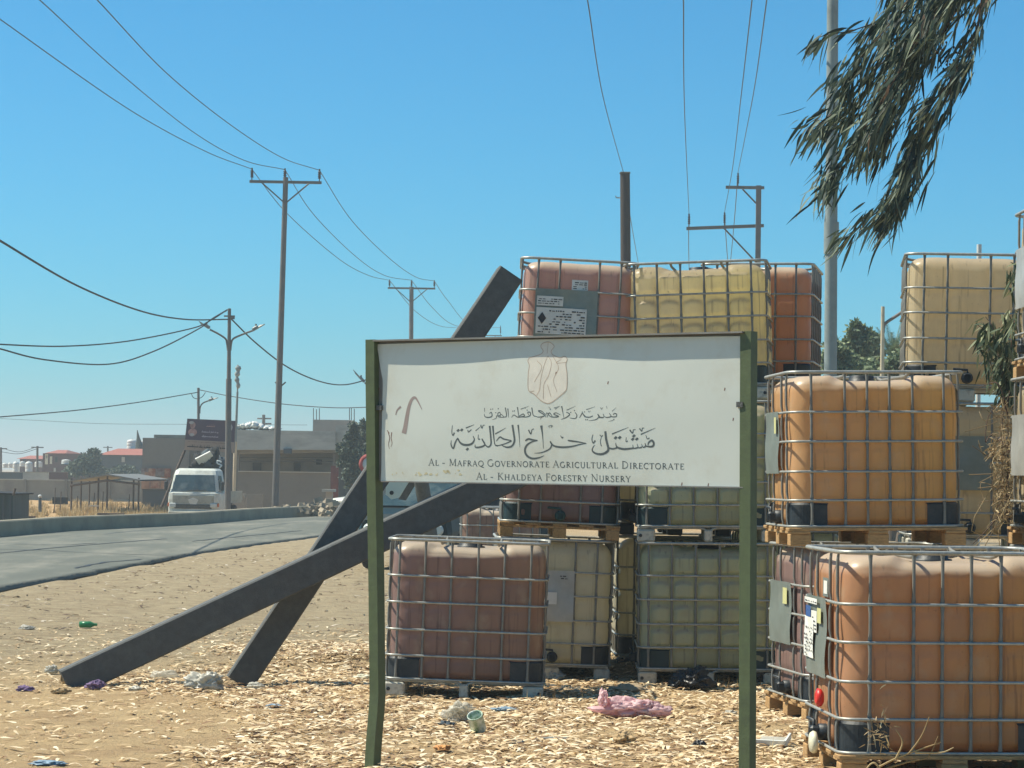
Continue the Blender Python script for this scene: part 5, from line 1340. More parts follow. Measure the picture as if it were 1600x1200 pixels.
c = W(320, 716, 90.5); R = Matrix.Rotation(-math.radians(28), 3, 'Y')
MB().box(c, (.62, .05, .42), M=R @ Matrix.Rotation(math.radians(50), 3, 'X')).build("glass_sheet", M_whitepl, ld)
for k, (px, py, a, b) in enumerate(((312, 724, .3, .35), (325, 722, .35, .4), (334, 718, .25, .45), (343, 724, .3, .3), (333, 730, .4, .3))):
    q = W(px, py, 90.9); blob(MB(), q, (a * .9, .35, b), k + 3, .6).build("machine_part", M_bluegrey if k % 2 else M_dark, ld)
MB().box(W(328, 745, 90.9), (1.5, .8, .75)).build("dark_crate", M_dark, ld)
MB().tube(spline([W(x, y, 90.4) for x, y in [(346, 722), (340, 720), (340, 724), (346, 727), (343, 731)]], 4), .035, 6).build("white_hose", M_whitepl, ld)

def pickup(lab, X, Y, zg, rot, paint, cat="pickup truck"):
    t = thing("pickup_truck", lab, cat, (X, Y, zg), None, (0, 0, rot))
    # local: length along +y (front at y=0)
    def loft(secs, name, material):
        mb = MB(); k = len(secs[0]); vs = [p for s_ in secs for p in s_]
        mb.add(vs, [(j * k + i, (j + 1) * k + i, (j + 1) * k + (i + 1) % k, j * k + (i + 1) % k) for j in range(len(secs) - 1) for i in range(k)] + [tuple(range(k)), tuple(range(len(vs) - 1, len(vs) - k - 1, -1))], False)
        return local(mb, name, material, t)
    def sec(y, hw, z0, z1, ch=.06): return [(-hw, y, z0), (-hw - .02, y, (z0 + z1) / 2), (-hw + .01, y, z1 - ch), (-hw + ch, y, z1), (hw - ch, y, z1), (hw - .01, y, z1 - ch), (hw + .02, y, (z0 + z1) / 2), (hw, y, z0)]
    loft([sec(0, .74, .42, .86), sec(.12, .80, .36, .96), (sec(.9, .82, .34, 1.03)), sec(1.25, .83, .34, 1.05), sec(4.5, .82, .36, 1.03), sec(4.62, .80, .42, 1.0)], "body", paint)
    def gs(y, hw, z0, z1, hw1): return [(-hw, y, z0), (-hw1, y, z1), (hw1, y, z1), (hw, y, z0)]
    mb = MB(); c8 = [(-.78, 1.2, 1.04), (.78, 1.2, 1.04), (.66, 1.75, 1.52), (-.66, 1.75, 1.52), (-.78, 2.75, 1.04), (.78, 2.75, 1.04), (.66, 2.6, 1.52), (-.66, 2.6, 1.52)]
    mb.add(c8, [(0, 1, 2, 3), (3, 2, 6, 7), (4, 7, 6, 5), (0, 3, 7, 4), (1, 5, 6, 2)]); local(mb, "cabin", paint, t)
    local(MB().add([(-.70, 1.22, 1.09), (.70, 1.22, 1.09), (.60, 1.69, 1.49), (-.60, 1.69, 1.49)], [(0, 1, 2, 3)]), "windscreen", M_glass, t)
    for sx in (-1, 1):
        f_ = (0, 1, 2, 3) if sx > 0 else (3, 2, 1, 0)
        local(MB().add([(sx * .782, 1.42, 1.08), (sx * .782, 2.6, 1.08), (sx * .685, 2.5, 1.47), (sx * .685, 1.8, 1.47)], [f_]), "side_window", M_glass, t)
        local(MB().lathe([(0, 0), (.09, 0), (.10, .03), (.07, .05)], (sx * .60, -.02, .70), 16, M=Matrix.Rotation(math.pi / 2, 3, 'X')), "headlight", M_headl, t)
        local(MB().box((sx * .93, 1.35, 1.12), (.12, .06, .12), bev=.02), "mirror", M_black, t)
        for y in (.75, 3.6): wheel(t, (sx * .74, y, .33), .33, .2)
    local(MB().box((0, -.06, .47), (1.6, .10, .13), bev=.03), "bumper", M_chrome, t)
    local(MB().box((0, -.025, .70), (.95, .04, .16), bev=.01), "grille", M_dark, t)
    local(MB().tube([(-.66, 1.74, 1.55), (.66, 1.74, 1.55)], .018, 6).tube([(-.66, 2.6, 1.55), (.66, 2.6, 1.55)], .018, 6).tube([(-.66, 1.74, 1.55), (-.66, 2.6, 1.55)], .018, 6).tube([(.66, 1.74, 1.55), (.66, 2.6, 1.55)], .018, 6), "roof_rack", M_cream, t)
    local(MB().box((0, 3.65, 1.02), (1.4, 1.7, .08)), "bed_floor", M_dark, t)
    return t
M_tealp = mat("teal car paint", rgb(8, 38, 44), rough=.5, var=.12, scale=2, spec=.3, dirt=rgb(34, 62, 64), dirt_amt=.4, dirt_scale=3)
p = W(632, 760, 41.5); pk = pickup("teal pickup truck parked behind the leaning beams", p.x, 41.5, 0, math.radians(-9), M_tealp)
# pale crane jib hanging over the pickup's bonnet
cj = root_at("loading_crane", "cream tapered crane jib end showing under the sign's left corner", "crane", 640, 40)
cj.location.z = 0
a, b = W(606, 777, 39.5), W(650, 705, 39.9)
mb = MB(); ax = (b - a).normalized(); sd_ = ax.cross(Vector((0, 1, 0))).normalized()
o8 = [a - sd_ * .07, a + ax * .10 - sd_ * .16, b - sd_ * .16, b + sd_ * .10, a + ax * .14 + sd_ * .12, a + ax * .02 + sd_ * .05]
mb.prism([q for q in o8], (0, .14, 0)); mb.build("jib", mat("cream crane paint", rgb(176, 182, 164), rough=.5, var=.1, scale=3, dirt=rgb(120, 118, 100), dirt_amt=.4), cj)
MB().lathe([(.035, 0), (.035, .02)], W(612, 770, 39.46), 12, M=Matrix.Rotation(math.pi / 2, 3, 'X')).build("pin_hole", M_dark, cj)
MB().tube([b + Vector((0, .1, 0)), Vector((b.x + .35, 40.6, .0))], .12, 10).build("mast", M_beam, cj)
MB().prism([W(622, 780, 40.2), W(640, 752, 40.2), W(652, 752, 40.2), W(634, 782, 40.2)], (0, .1, 0)).build("jib_shade_side", M_beam, cj)  # dark slab standing in for the shaded side of the jib
# dark container behind
r_ = root_at("dark_container", "dark blue green metal container standing behind the tanks under the sign", "container", 745, 47); r_.location.z = 0
wbox(MB(), 694, 860, 712, 0, 47, 3, 0).build("body", mat("dark teal container paint", rgb(34, 56, 64), rough=.7, var=.15, scale=1.5), r_)
for px in np.arange(696, 858, 9.): wbox(MB(), px, px + 4, 716, 0, 46.95, .05, .1).build("rib", MATS["dark teal container paint"], r_)
p = W(538, 760, 96); pk2 = pickup("old white car parked by the rubble at the end of the yard wall", p.x, 96, -.36, math.radians(-38), M_tw, "car")
r_ = root_at("stone_pillar", "short pale stone pillar beside the parked white car", "pillar", 519, 94); wbox(MB(), 509, 519, 767, 0, 94, .5, GZ).build("shaft", M_pale, r_)
MB().box(W(514, 766.5, 94.2) , (.5, .7, .1)).build("cap", M_render, r_)
# rubble
mb = MB()
for i in range(260):
    px = random.uniform(425, 565); top_ = float(np.interp(px, [425, 455, 480, 500, 520, 545, 565], [796, 789, 786, 779, 784, 788, 792]))
    q = W(px, random.uniform(top_, 806), random.uniform(86, 92)); s_ = random.uniform(.08, .36)
    mb.box(q, (s_, s_ * .8, s_ * .5), M=Matrix.Rotation(random.uniform(-.6, .6), 3, 'Y') @ Matrix.Rotation(random.uniform(0, 3), 3, 'Z'), taper=random.uniform(.5, 1))
mb.build("rubble_heap", mat("rubble stone", rgb(150, 138, 118), rough=.95, var=.25, scale=3, island=.25), kind="stuff")
# hut at the left edge and scraps on the lot
r_ = root_at("metal_shack", "dark blue green sheet metal shack at the left picture edge", "shack", 0, 76); 
wbox(MB(), -60, 21, 770, 0, 76, 2.5, GZ).build("body", mat("blue green sheet metal", rgb(60, 76, 78), rough=.8, var=.25, scale=2, stretch=(3, 3, .3)), r_)
wq(MB(), -60, 769.7, -60, 767, 24, 771, 24, 773.5, 75.8, 2.9).build("roof", M_dark, r_)
for px in (-20, -8, 4, 15): wbox(MB(), px, px + 2, 774, 0, 75.93, .05, GZ).build("batten", M_bluegrey, r_)
MB().tube([W(21, 774, 75.6), W(24, 763, 75.6)], .04, 5).build("corner_stick", M_rust, r_)
for lab, x0, x1, yt, yb, Y, mt_, cat in (("black trough on legs on the dry lot", 82, 104, 777, 788, 112, M_dark, "trough"), ("pale concrete slab lying near the canopy", 139, 152, 789.5, 791.5, 104, M_pale, "slab"), ("brown kerb stone lying behind the barrier at left", 20, 52, 806.5, 811, 80, M_rust, "kerb stone"), ("long brown kerb stone lying behind the barrier mid left", 152, 192, 802, 805, 82, M_rust, "kerb stone"), ("white plank leaning by the canopy", 183, 200, 780, 783, 110, M_whitepl, "plank")):
    q = W((x0 + x1) / 2, yb, Y); wbox(MB(), x0, x1, yt, yb, Y, .4).build("lot_scrap" if cat != "trough" else "trough", mt_, None, origin=q, label=lab, cat=cat)
r_ = root_at("fence_post", "short leaning post with a white top on the dry lot", "post", 62, 100); MB().tube([W(62.5, 800, 100), W(62.5, 778, 100)], .07, 6).build("shaft", M_bluegrey, r_); blob(MB(), W(62.5, 775.5, 100), (.08, .08, .07), 1).build("post_top", M_whitepl, r_)
for k, (px, yt) in enumerate(((85, 762), (94, 768), (146, 770), (160, 768), (120, 775), (201, 772))):
    q = W(px, 790, 108); MB().tube([(q.x, 108, -.4), W(px + 1.5, yt, 108)], .022, 5).build("stake", M_rust, None, origin=(q.x, 108, -.4), label=("thin stake on the dry lot left of the black trough", "thin stake on the dry lot over the black trough", "thin bare stake under the middle of the canopy", "thin stake just left of the canopy ridge post", "shortest thin stake near the canopy's left end", "thin stake near the canopy's right end posts")[k], cat="stake", group="thin stakes on the dry lot")
# ------------------------------------------------------------------ vegetation
def foliage_mat(name, a, b, c, tr=.25):
    mt = leafmat(name, a, b, c)
    for n_ in mt.node_tree.nodes:
        if n_.bl_idname == 'ShaderNodeMixShader': n_.inputs[0].default_value = tr
    return mt
M_euc = foliage_mat("eucalyptus leaves", rgb(30, 44, 40), rgb(52, 70, 60), rgb(134, 144, 118), .22)
M_eucred = foliage_mat("reddish eucalyptus leaves", rgb(110, 80, 66), rgb(140, 104, 84), rgb(150, 140, 110), .22)
M_tree = foliage_mat("dusty tree leaves", rgb(66, 84, 62), rgb(98, 116, 80), rgb(144, 154, 112))
M_con = foliage_mat("dark conifer leaves", rgb(44, 60, 52), rgb(66, 82, 68), rgb(100, 112, 94))
M_palm = foliage_mat("palm leaflets", rgb(76, 96, 74), rgb(108, 126, 94), rgb(148, 158, 124))
M_drygrass = foliage_mat("dry grass", rgb(150, 124, 80), rgb(186, 158, 106), rgb(206, 186, 140))
M_weed = foliage_mat("green weeds", rgb(50, 78, 44), rgb(76, 104, 56), rgb(110, 130, 80))
M_bark = mat("grey bark", rgb(104, 90, 76), rough=.95, var=.25, scale=6, bump=.5, bscale=12, stretch=(3, 3, .5))
M_twig = mat("brown twigs", rgb(84, 66, 54), rough=.9, var=.2, scale=20)

def lance(mb, p, d, L, w_, droop=.25, seg=5, side=None, fold=.0):
    """one long narrow curved leaf"""
    d = d.normalized(); up = Vector((0, 0, 1))
    s = d.cross(up) if side is None else side
    if s.length < .05: s = Vector((1, 0, 0))
    s.normalize(); a = random.uniform(0, 6.28); s = (Matrix.Rotation(a, 3, d) @ s).normalized(); cur = s.cross(d).normalized() * random.uniform(-.45, .45)
    vs = []
    for i in range(seg + 1):
        t = i / seg; ww = w_ * .5 * (math.sin(math.pi * min(.98, max(.04, t ** .8)))) ** .8
        c = p + d * L * t + cur * L * t * t + up * (-droop * L * t * t)
        vs += [c + s * ww, c - s * ww]
    mb.add(vs, [(2 * i, 2 * i + 2, 2 * i + 3, 2 * i + 1) for i in range(seg)], True)

# hanging eucalyptus branch in the upper right corner
YE = 15.0
def EP(x, y, dz=0): return W(x, y, YE + dz)
twigs = [  # pixel paths, leaf density, spread
 ([(1530, -60), (1480, -10), (1420, 50), (1360, 120), (1310, 175), (1262, 205)], 1.15, 20, 0),
 ([(1525, -60), (1470, 10), (1415, 85), (1365, 150), (1310, 185), (1272, 188)], .9, 18, .15),
 ([(1520, -60), (1450, 30), (1400, 120), (1350, 200), (1310, 260), (1282, 300)], 1.25, 24, -.2),
 ([(1500, -60), (1440, 60), (1400, 140), (1370, 210), (1362, 240)], 1.35, 26, .1),
 ([(1535, -60), (1480, 20), (1430, 90), (1400, 170), (1362, 215)], 1.1, 24, .3),
 ([(1480, -60), (1420, 0), (1380, 50), (1345, 90), (1320, 140)], 1.3, 24, -.1),
 ([(1560, -60), (1500, 10), (1460, 70), (1420, 110), (1390, 160)], 1.2, 24, .2),
 ([(1440, -50), (1390, 20), (1340, 45), (1290, 55), (1272, 62)], .42, 10, .0),
 ([(1540, -60), (1525, 50), (1490, 120), (1450, 170), (1430, 220), (1400, 290)], 1.0, 16, -.3),
 ([(1560, -60), (1520, 60), (1500, 110), (1462, 190), (1440, 240), (1415, 300), (1370, 350)], 1.15, 20, .2),
 ([(1450, 190), (1430, 240), (1400, 300), (1360, 340), (1318, 372)], 1.1, 16, -.1),
 ([(1440, 215), (1420, 270), (1405, 320), (1382, 360)], .9, 14, .1),
 ([(1550, -60), (1548, -30), (1547, 0)], .5, 8, 0),
 ([(1570, -60), (1526, 20), (1522, 55), (1480, 150), (1450, 200)], .12, 8, .1),
 ([(1440, -60), (1440, 10), (1425, 60), (1400, 105)], 1.3, 30, .2), ([(1500, -60), (1470, 0), (1455, 40), (1430, 70)], 1.2, 30, -.2), ([(1400, -60), (1400, 10), (1380, 60)], .9, 24, .1)]
tree_base = Vector((5.9, 14.6, ground_z(5.9, 14.6)))
euc = thing("eucalyptus_tree", "eucalyptus tree whose leafy branch hangs into the upper right corner", "tree", tree_base)
tb = MB(); tb.tube(spline([tree_base - Vector((0, 0, .2)), tree_base + Vector((.1, 0, 1.5)), tree_base + Vector((-.1, .1, 3.6)), tree_base + Vector((.3, .2, 5.8)), tree_base + Vector((.2, .4, 8))], 5), .24, 14, r1=.09); tb.build("trunk", M_bark, euc)
hub = EP(1560, -90)
tb = MB(); tb.tube(spline([tree_base + Vector((-.1, .1, 3.9)), hub.lerp(tree_base + Vector((0, 0, 4.6)), .5) + Vector((0, 0, .5)), hub], 6), .08, 8, r1=.02); tb.build("limb", M_bark, euc)
random.seed(21)
tm = MB(); leafspecs = []
for path, dens, spread, dy in twigs:
    P = spline([EP(x, y, dy + .12 * math.sin(i * 2.0)) for i, (x, y) in enumerate(path)], 8)
    if path[0][1] < 0: P = [hub] + P
    tm.tube(P, .006, 5, r1=.0022)
    tot = sum((P[i + 1] - P[i]).length for i in range(len(P) - 1)); nl = int(tot * 96 * dens)
    for _ in range(nl):
        t = random.random() ** .8 * (len(P) - 1.01); i = int(t); q = P[i].lerp(P[i + 1], t - i); d = (P[i + 1] - P[i]).normalized()
        q = q + Vector((random.gauss(0, 1), random.gauss(0, 1), random.gauss(0, 1))) * spread * .5 / 253
        dd = (d * .6 + Vector((-.34, 0, -.62)) * random.uniform(.5, 1.3) + Vector((random.gauss(0, .24), random.gauss(0, .3), random.gauss(0, .24)))).normalized()
        leafspecs.append((q, dd, random.uniform(.09, .20), random.uniform(.012, .022)))
tm.build("twigs", M_twig, euc, kind="stuff")
# gum nuts
mb = MB()
for i in range(60):
    q = EP(random.gauss(1488, 14), 0, random.uniform(-.1, .2)); px = random.choice([(1500, 75), (1485, 95), (1478, 105), (1490, 110), (1460, 80), (1445, 200)])
    q = EP(px[0] + random.gauss(0, 8), px[1] + random.gauss(0, 8), random.uniform(-.1, .2)); blob(mb, q, (.007, .007, .009), i, .1, 6, 4)
mb.build("gum_nuts", M_twig, euc, kind="stuff")
random.shuffle(leafspecs)
lm = []
for k in range(10):
    mb = MB(); lance(mb, Vector((0, 0, 0)), Vector((0, 1, 0)), 1.0, .14, droop=.12); lm.append(mb.mesh("leaf"))
for (q, dd, L, w_) in leafspecs[:300]:
    o = inst("leaf", random.choice(lm), M_eucred if random.random() < .06 else M_euc, euc)
    o.rotation_mode = 'QUATERNION'; o.rotation_quaternion = dd.to_track_quat('Y', 'Z') @ Matrix.Rotation(random.uniform(0, 6.28), 3, 'Y').to_quaternion()
    o.location = q - tree_base; o.scale = (L * w_ * 55, L, L * random.choice((-1, 1)))
mb = MB()
for (q, dd, L, w_) in leafspecs[300:]: lance(mb, q, dd, L, w_)
mb.build("foliage", M_euc, euc, kind="stuff")
print("euc leaves", len(leafspecs))

# background trees on the right
def tree(lab, base, h, cx, blobs, leafm, lsize, n, trunk_r=.12, cat="tree", group=None, name="tree", sq=1.0):
    r_ = thing(name, lab, cat, base, group)
    mb = MB(); mb.tube(spline([base - Vector((0, 0, .2)), base + Vector((.1, 0, h * .25)), base + Vector((-.1, .1, h * .5)), base + Vector((.05, 0, h * .8))], 4), trunk_r, 8, r1=trunk_r * .3)
    for (c, rad, k) in blobs[:6]:
        st = base + Vector((0, 0, h * .35)); mb.tube(spline([st, st.lerp(c, .6) + Vector((0, 0, -.1)), c], 4), trunk_r * .35, 5, r1=trunk_r * .1)
    mb.build("trunk", M_bark, r_)
    vs = []; fs = []; tot = sum(k for _, _, k in blobs)
    for (c, rad, k) in blobs:
        sub = [Vector((random.gauss(0, .45), random.gauss(0, .45), random.gauss(0, .45))) for _ in range(9)]
        for _ in range(int(n * k / tot)):
            s_ = random.choice(sub); d = s_ + Vector((random.gauss(0, .22), random.gauss(0, .22), random.gauss(0, .22)))
            p = c + Vector((d.x * rad[0], d.y * rad[1], d.z * rad[2]))
            a = Vector((random.gauss(0, 1), random.gauss(0, 1), random.gauss(0, 1))).normalized() * lsize * random.uniform(.6, 1.3); b = a.orthogonal().normalized() * lsize * .35; m_ = p + a * .5
            i = len(vs); vs += [p, m_ + b, p + a, m_ - b]; fs.append((i, i + 1, i + 2, i + 3))
    MB().add(vs, fs).build("crown", leafm, r_, kind="stuff")
    return r_
random.seed(5)
def bl(px, py, rx, ry, Y, k=1): 
    c = W(px, py, Y); s_ = Y / FPX; return (c, (rx * s_, rx * s_, ry * s_), k)
YG = 72
def tb_(px, Y): p = W(px, 740, Y); return Vector((p.x, Y, ground_z(p.x, Y)))
tree("grey green tree with the highest crown left of the palm", tb_(1345, YG), 5.5, 0, [bl(1338, 522, 14, 15, YG, 1), bl(1352, 530, 14, 10, YG, .7), bl(1345, 545, 20, 14, YG, 1.4), bl(1330, 565, 25, 20, YG, 2)], M_tree, .16, 5200)
tree("low dark tree touching the thick grey pole", tb_(1312, YG - 6), 4, 0, [bl(1312, 548, 16, 16, YG - 6, 1), bl(1310, 575, 20, 20, YG - 6, 1.5), bl(1330, 580, 20, 18, YG - 6, 1)], M_tree, .15, 3600)
tree("small tree with a bare leaning limb right of the highest crown", tb_(1366, YG + 3), 4.5, 0, [bl(1367, 530, 10, 8, YG + 3, .6), bl(1372, 556, 16, 14, YG + 3, 1), bl(1362, 575, 24, 18, YG + 3, 1.6)], M_tree, .16, 3400)
tree("low bush hiding the palm's trunk beside the pale tan tank", tb_(1405, YG - 8), 3.5, 0, [bl(1400, 570, 18, 18, YG - 8, 1), bl(1420, 565, 22, 20, YG - 8, 1), bl(1380, 582, 20, 12, YG - 8, 1)], M_tree, .15, 3200)
# palm
pb = tb_(1396, 66); top = W(1394, 560, 66); pr_ = thing("palm_tree", "palm with upright fronds between the trees and pale tan tank", "palm tree", pb)
MB().tube([pb, top], .18, 10, r1=.14).build("trunk", M_bark, pr_)
for i in range(22):
    az = random.uniform(0, 6.28); el = random.uniform(.3, 1.4); L = random.uniform(.8, 1.25)
    d = Vector((math.cos(az) * math.cos(el), math.sin(az) * math.cos(el), math.sin(el)))
    mb = MB(); P = [top + d * L * t + Vector((0, 0, -.45 * L * t * t * math.cos(el))) for t in np.linspace(0, 1, 12)]
    mb.tube(P, .012, 4, r1=.004)
    for j in range(2, 12):
        for sg in (-1, 1):
            for jj in (0, .5):
                q = P[j - 1].lerp(P[j], jj); t_ = (P[j] - P[j - 1]).normalized(); sv = t_.cross(Vector((0, 0, 1)))
                if sv.length < .1: sv = Vector((1, 0, 0))
                sv = sv.normalized(); tip = q + (t_ * .6 + sv * sg * .6 - Vector((0, 0, .15))) * .38 * (1.15 - j / 14)
                nrm = t_ * .014; mb.add([q - nrm, q + nrm, tip], [(0, 1, 2)])
    mb.build("frond", M_palm, pr_)
# left background trees
YC = 104
tree("dark conical evergreen beside the sign's left post", tb_(551, YC), 3.6, 0, [bl(553, 668, 6, 11, YC, .6), bl(550, 685, 10, 12, YC, 1), bl(548, 705, 14, 14, YC, 1.6), bl(549, 728, 16, 16, YC, 2), bl(536, 712, 8, 14, YC, .7), bl(549, 748, 14, 12, YC, 1), bl(560, 700, 7, 20, YC, .6)], M_con, .15, 6500, .1, name="evergreen_tree")
tree("dark shrub behind the sign's left post", tb_(572, YC + 6), 3.4, 0, [bl(574, 672, 7, 14, YC + 6, .8), bl(574, 700, 9, 20, YC + 6, 1), bl(572, 735, 12, 20, YC + 6, 1)], M_con, .16, 3000, .1, name="evergreen_tree")
tree("dark spreading tree between the two red roofed houses", tb_(132, 185), 4, 0, [bl(146, 710, 9, 6, 185, 1), bl(130, 720, 12, 9, 185, 1.4), bl(146, 722, 13, 9, 185, 1.4), bl(120, 735, 16, 11, 185, 2), bl(145, 738, 16, 10, 185, 1.6)], M_con, .3, 5200, .15)
tree("dark bushes in front of the blue grey house", tb_(185, 192), 2, 0, [bl(182, 738, 16, 8, 192, 1), bl(205, 738, 15, 8, 192, 1), bl(170, 741, 14, 6, 192, 1)], M_con, .3, 2600, .1)
# dry grass on the lot, tufts near the barrier
def tufts(name, spots, material, h, nblade, wk=1.0):
    vs = []; fs = []
    for (x, y, z, s_) in spots:
        for _ in range(nblade):
            a = random.uniform(0, 6.28); l_ = Vector((math.cos(a) * random.uniform(.1, .6), math.sin(a) * random.uniform(.1, .6), 1)) * h * s_ * random.uniform(.5, 1.2)
            b = Vector((x + random.gauss(0, .12 * s_), y + random.gauss(0, .12 * s_), z - .02)); sd2 = Vector((math.sin(a), -math.cos(a), 0)) * .011 * (1 + s_) * wk
            i = len(vs); vs += [b - sd2, b + sd2, b + l_]; fs.append((i, i + 1, i + 2))
    return MB().add(vs, fs).build(name, material, kind="stuff")
sp_ = []
for _ in range(420):
    px = random.choice([random.gauss(180, 45), random.gauss(255, 14), random.uniform(20, 270)]); Y = random.uniform(82, 135)
    q = W(px, 760, Y)
    if q.x < far_edge(Y) - 1.2: sp_.append((q.x, q.y, ground_zn(q.x, q.y), random.uniform(.5, 1.3)))
tufts("dry_grass", sp_, M_drygrass, .34, 34)
sp_ = []
for _ in range(40):
    px = random.gauss(10, 11); Y = random.uniform(70, 75); q = W(px, 760, Y)
    sp_.append((q.x, q.y, ground_zn(q.x, q.y), random.uniform(.6, 1.3)))
tufts("green_weeds", sp_, M_weed, .3, 40)
# weeds and dead stalks by the tanks
sp_ = []
for (px, py, z_, k) in ((1010, 1060, 0, 3), (1090, 1062, 0, 3), (1130, 1064, 0, 4), (1160, 1064, 0, 3), (930, 1075, 0, 2), (1185, 1120, 0, 2), (870, 1100, 0, 2), (640, 1100, 0, 1), (1240, 1160, .1, 3), (1220, 1190, .1, 3), (1170, 1150, .05, 2)):
    for _ in range(k):
        q = G(px + random.gauss(0, 14), py + random.gauss(0, 4), z_); sp_.append((q.x, q.y, ground_zn(q.x, q.y), random.uniform(.3, .8)))
tufts("dead_stalks", sp_, M_drygrass, .17, 7, .25)

# leafy shoots and dried creeper in front of the back right stack
def shoot(lab, name, paths, Y, leafm, dens, spread, Lr, wr, dirf, cat):
    basep = W(paths[0][0][0], paths[0][0][1], Y); bb_ = Vector((basep.x, Y, ground_z(basep.x, Y)))
    r_ = thing(name, lab, cat, bb_)
    tm = MB(); lf = MB(); n = 0
    for path in paths:
        P = spline([W(x, y, Y + .1 * math.sin(i * 3 + x)) for i, (x, y) in enumerate(path)], 6); tm.tube(P, .006, 5, r1=.003)
        tot = sum((P[i + 1] - P[i]).length for i in range(len(P) - 1))
        for _ in range(int(tot * dens)):
            t = random.random() * (len(P) - 1.01); i = int(t); q = P[i].lerp(P[i + 1], t - i) + Vector((random.gauss(0, 1), random.gauss(0, 1), random.gauss(0, 1))) * spread
            dd = dirf(); lance(lf, q, dd, random.uniform(*Lr), random.uniform(*wr), droop=.2); n += 1
    tm.build("twigs", M_twig, r_, kind="stuff"); lf.build("foliage", leafm, r_, kind="stuff"); return r_
M_shoot = foliage_mat("shoot leaves", rgb(40, 56, 40), rgb(62, 80, 54), rgb(146, 150, 112), .2)
M_creep = foliage_mat("dried creeper leaves", rgb(120, 98, 70), rgb(158, 134, 96), rgb(204, 186, 144), .25)
dn = lambda: Vector((random.gauss(-.2, .55), random.gauss(0, .4), -1 + random.gauss(0, .4)))
rd = lambda: Vector((random.gauss(0, 1), random.gauss(0, 1), random.gauss(-.2, .8)))
shoot("green leafy eucalyptus shoots in front of the pale tan tank", "leafy_shoots", [[(1575, 860), (1575, 700), (1572, 600), (1555, 520), (1540, 495)], [(1572, 620), (1560, 540), (1525, 505)], [(1574, 610), (1580, 540), (1585, 500)], [(1572, 640), (1545, 560), (1530, 545)], [(1575, 630), (1590, 570), (1600, 530)], [(1570, 600), (1560, 560), (1560, 520)]],
      18.3, M_shoot, 0, .02, (.07, .13), (.014, .024), dn, "shrub")
COL.objects["leafy_shoots"]
def leafcloud(root, pts, Y, n, leafm, Lr, wr, dirf, name="foliage"):
    lf = MB()
    for _ in range(n):
        cx, cy, rx, ry = random.choice(pts); q = W(random.gauss(cx, rx), random.gauss(cy, ry), Y + random.gauss(0, .12)); lance(lf, q, dirf(), random.uniform(*Lr), random.uniform(*wr), droop=.2)
    return lf.build(name, leafm, root, kind="stuff")
ls_ = COL.objects["leafy_shoots"]
leafcloud(ls_, [(1540, 512, 10, 8), (1560, 525, 12, 12), (1545, 540, 12, 10), (1575, 545, 12, 14), (1560, 570, 12, 12), (1572, 590, 10, 14), (1588, 560, 8, 20), (1583, 500, 7, 8), (1578, 610, 8, 10)], 18.3, 440, M_shoot, (.07, .14), (.014, .026), dn)
leafcloud(ls_, [(1584, 432, 8, 12), (1592, 425, 6, 10)], 18.3, 46, M_shoot, (.07, .13), (.014, .024), dn)
sb_ = shoot("tangled dried creeper hanging down beside the right edge stack", "dried_creeper", [[(1580, 855), (1572, 780), (1575, 720), (1566, 660), (1578, 610)], [(1575, 700), (1550, 680), (1540, 690), (1545, 650), (1572, 620)], [(1565, 800), (1540, 830), (1520, 850)], [(1578, 780), (1560, 790), (1548, 812)], [(1582, 700), (1560, 720), (1545, 700)], [(1575, 650), (1560, 600), (1530, 605)]], 18.0, M_creep, 0, .02, (.03, .07), (.01, .018), rd, "creeper")
leafcloud(sb_, [(1572, 680, 8, 20), (1565, 720, 10, 20), (1578, 745, 8, 20), (1556, 700, 9, 12), (1570, 770, 7, 14), (1575, 800, 6, 10)], 18.0, 470, M_creep, (.025, .065), (.006, .013), rd)
tm = MB()
for _ in range(60):
    a = (random.gauss(1570, 8), random.uniform(620, 800)); P = [W(a[0] + random.gauss(0, 9) * k, a[1] + random.gauss(14, 9) * k, 17.9 + random.gauss(0, .05)) for k in range(4)]; tm.tube(spline(P, 3), .0028, 4)
tm.build("stems", M_creep, sb_, kind="stuff")
# twiggy dead branch by the nearest tank
q0 = G(1395, 1195, .13); r_ = thing("dead_branch", "bare dead branch lying against the pallet of the nearest tank", "branch", q0)
mb = MB()
for path in ([(1370, 1200), (1400, 1185), (1440, 1170), (1470, 1160)], [(1380, 1202), (1420, 1190), (1450, 1182), (1466, 1150)], [(1400, 1185), (1410, 1160), (1400, 1140)], [(1375, 1200), (1365, 1192), (1355, 1200), (1350, 1215)], [(1420, 1178), (1440, 1150), (1452, 1120)], [(1430, 1176), (1470, 1176), (1490, 1168)]):
    mb.tube(spline([W(x, y, 12.4) for x, y in path], 5), .006, 5, r1=.0025)
mb.build("twig", M_drygrass, r_)
lf = MB()
for _ in range(60): lance(lf, W(random.gauss(1375, 8), random.gauss(1145, 22), 12.52), rd(), random.uniform(.03, .07), .008)
lf.build("dead_leaves", M_creep, r_, kind="stuff")

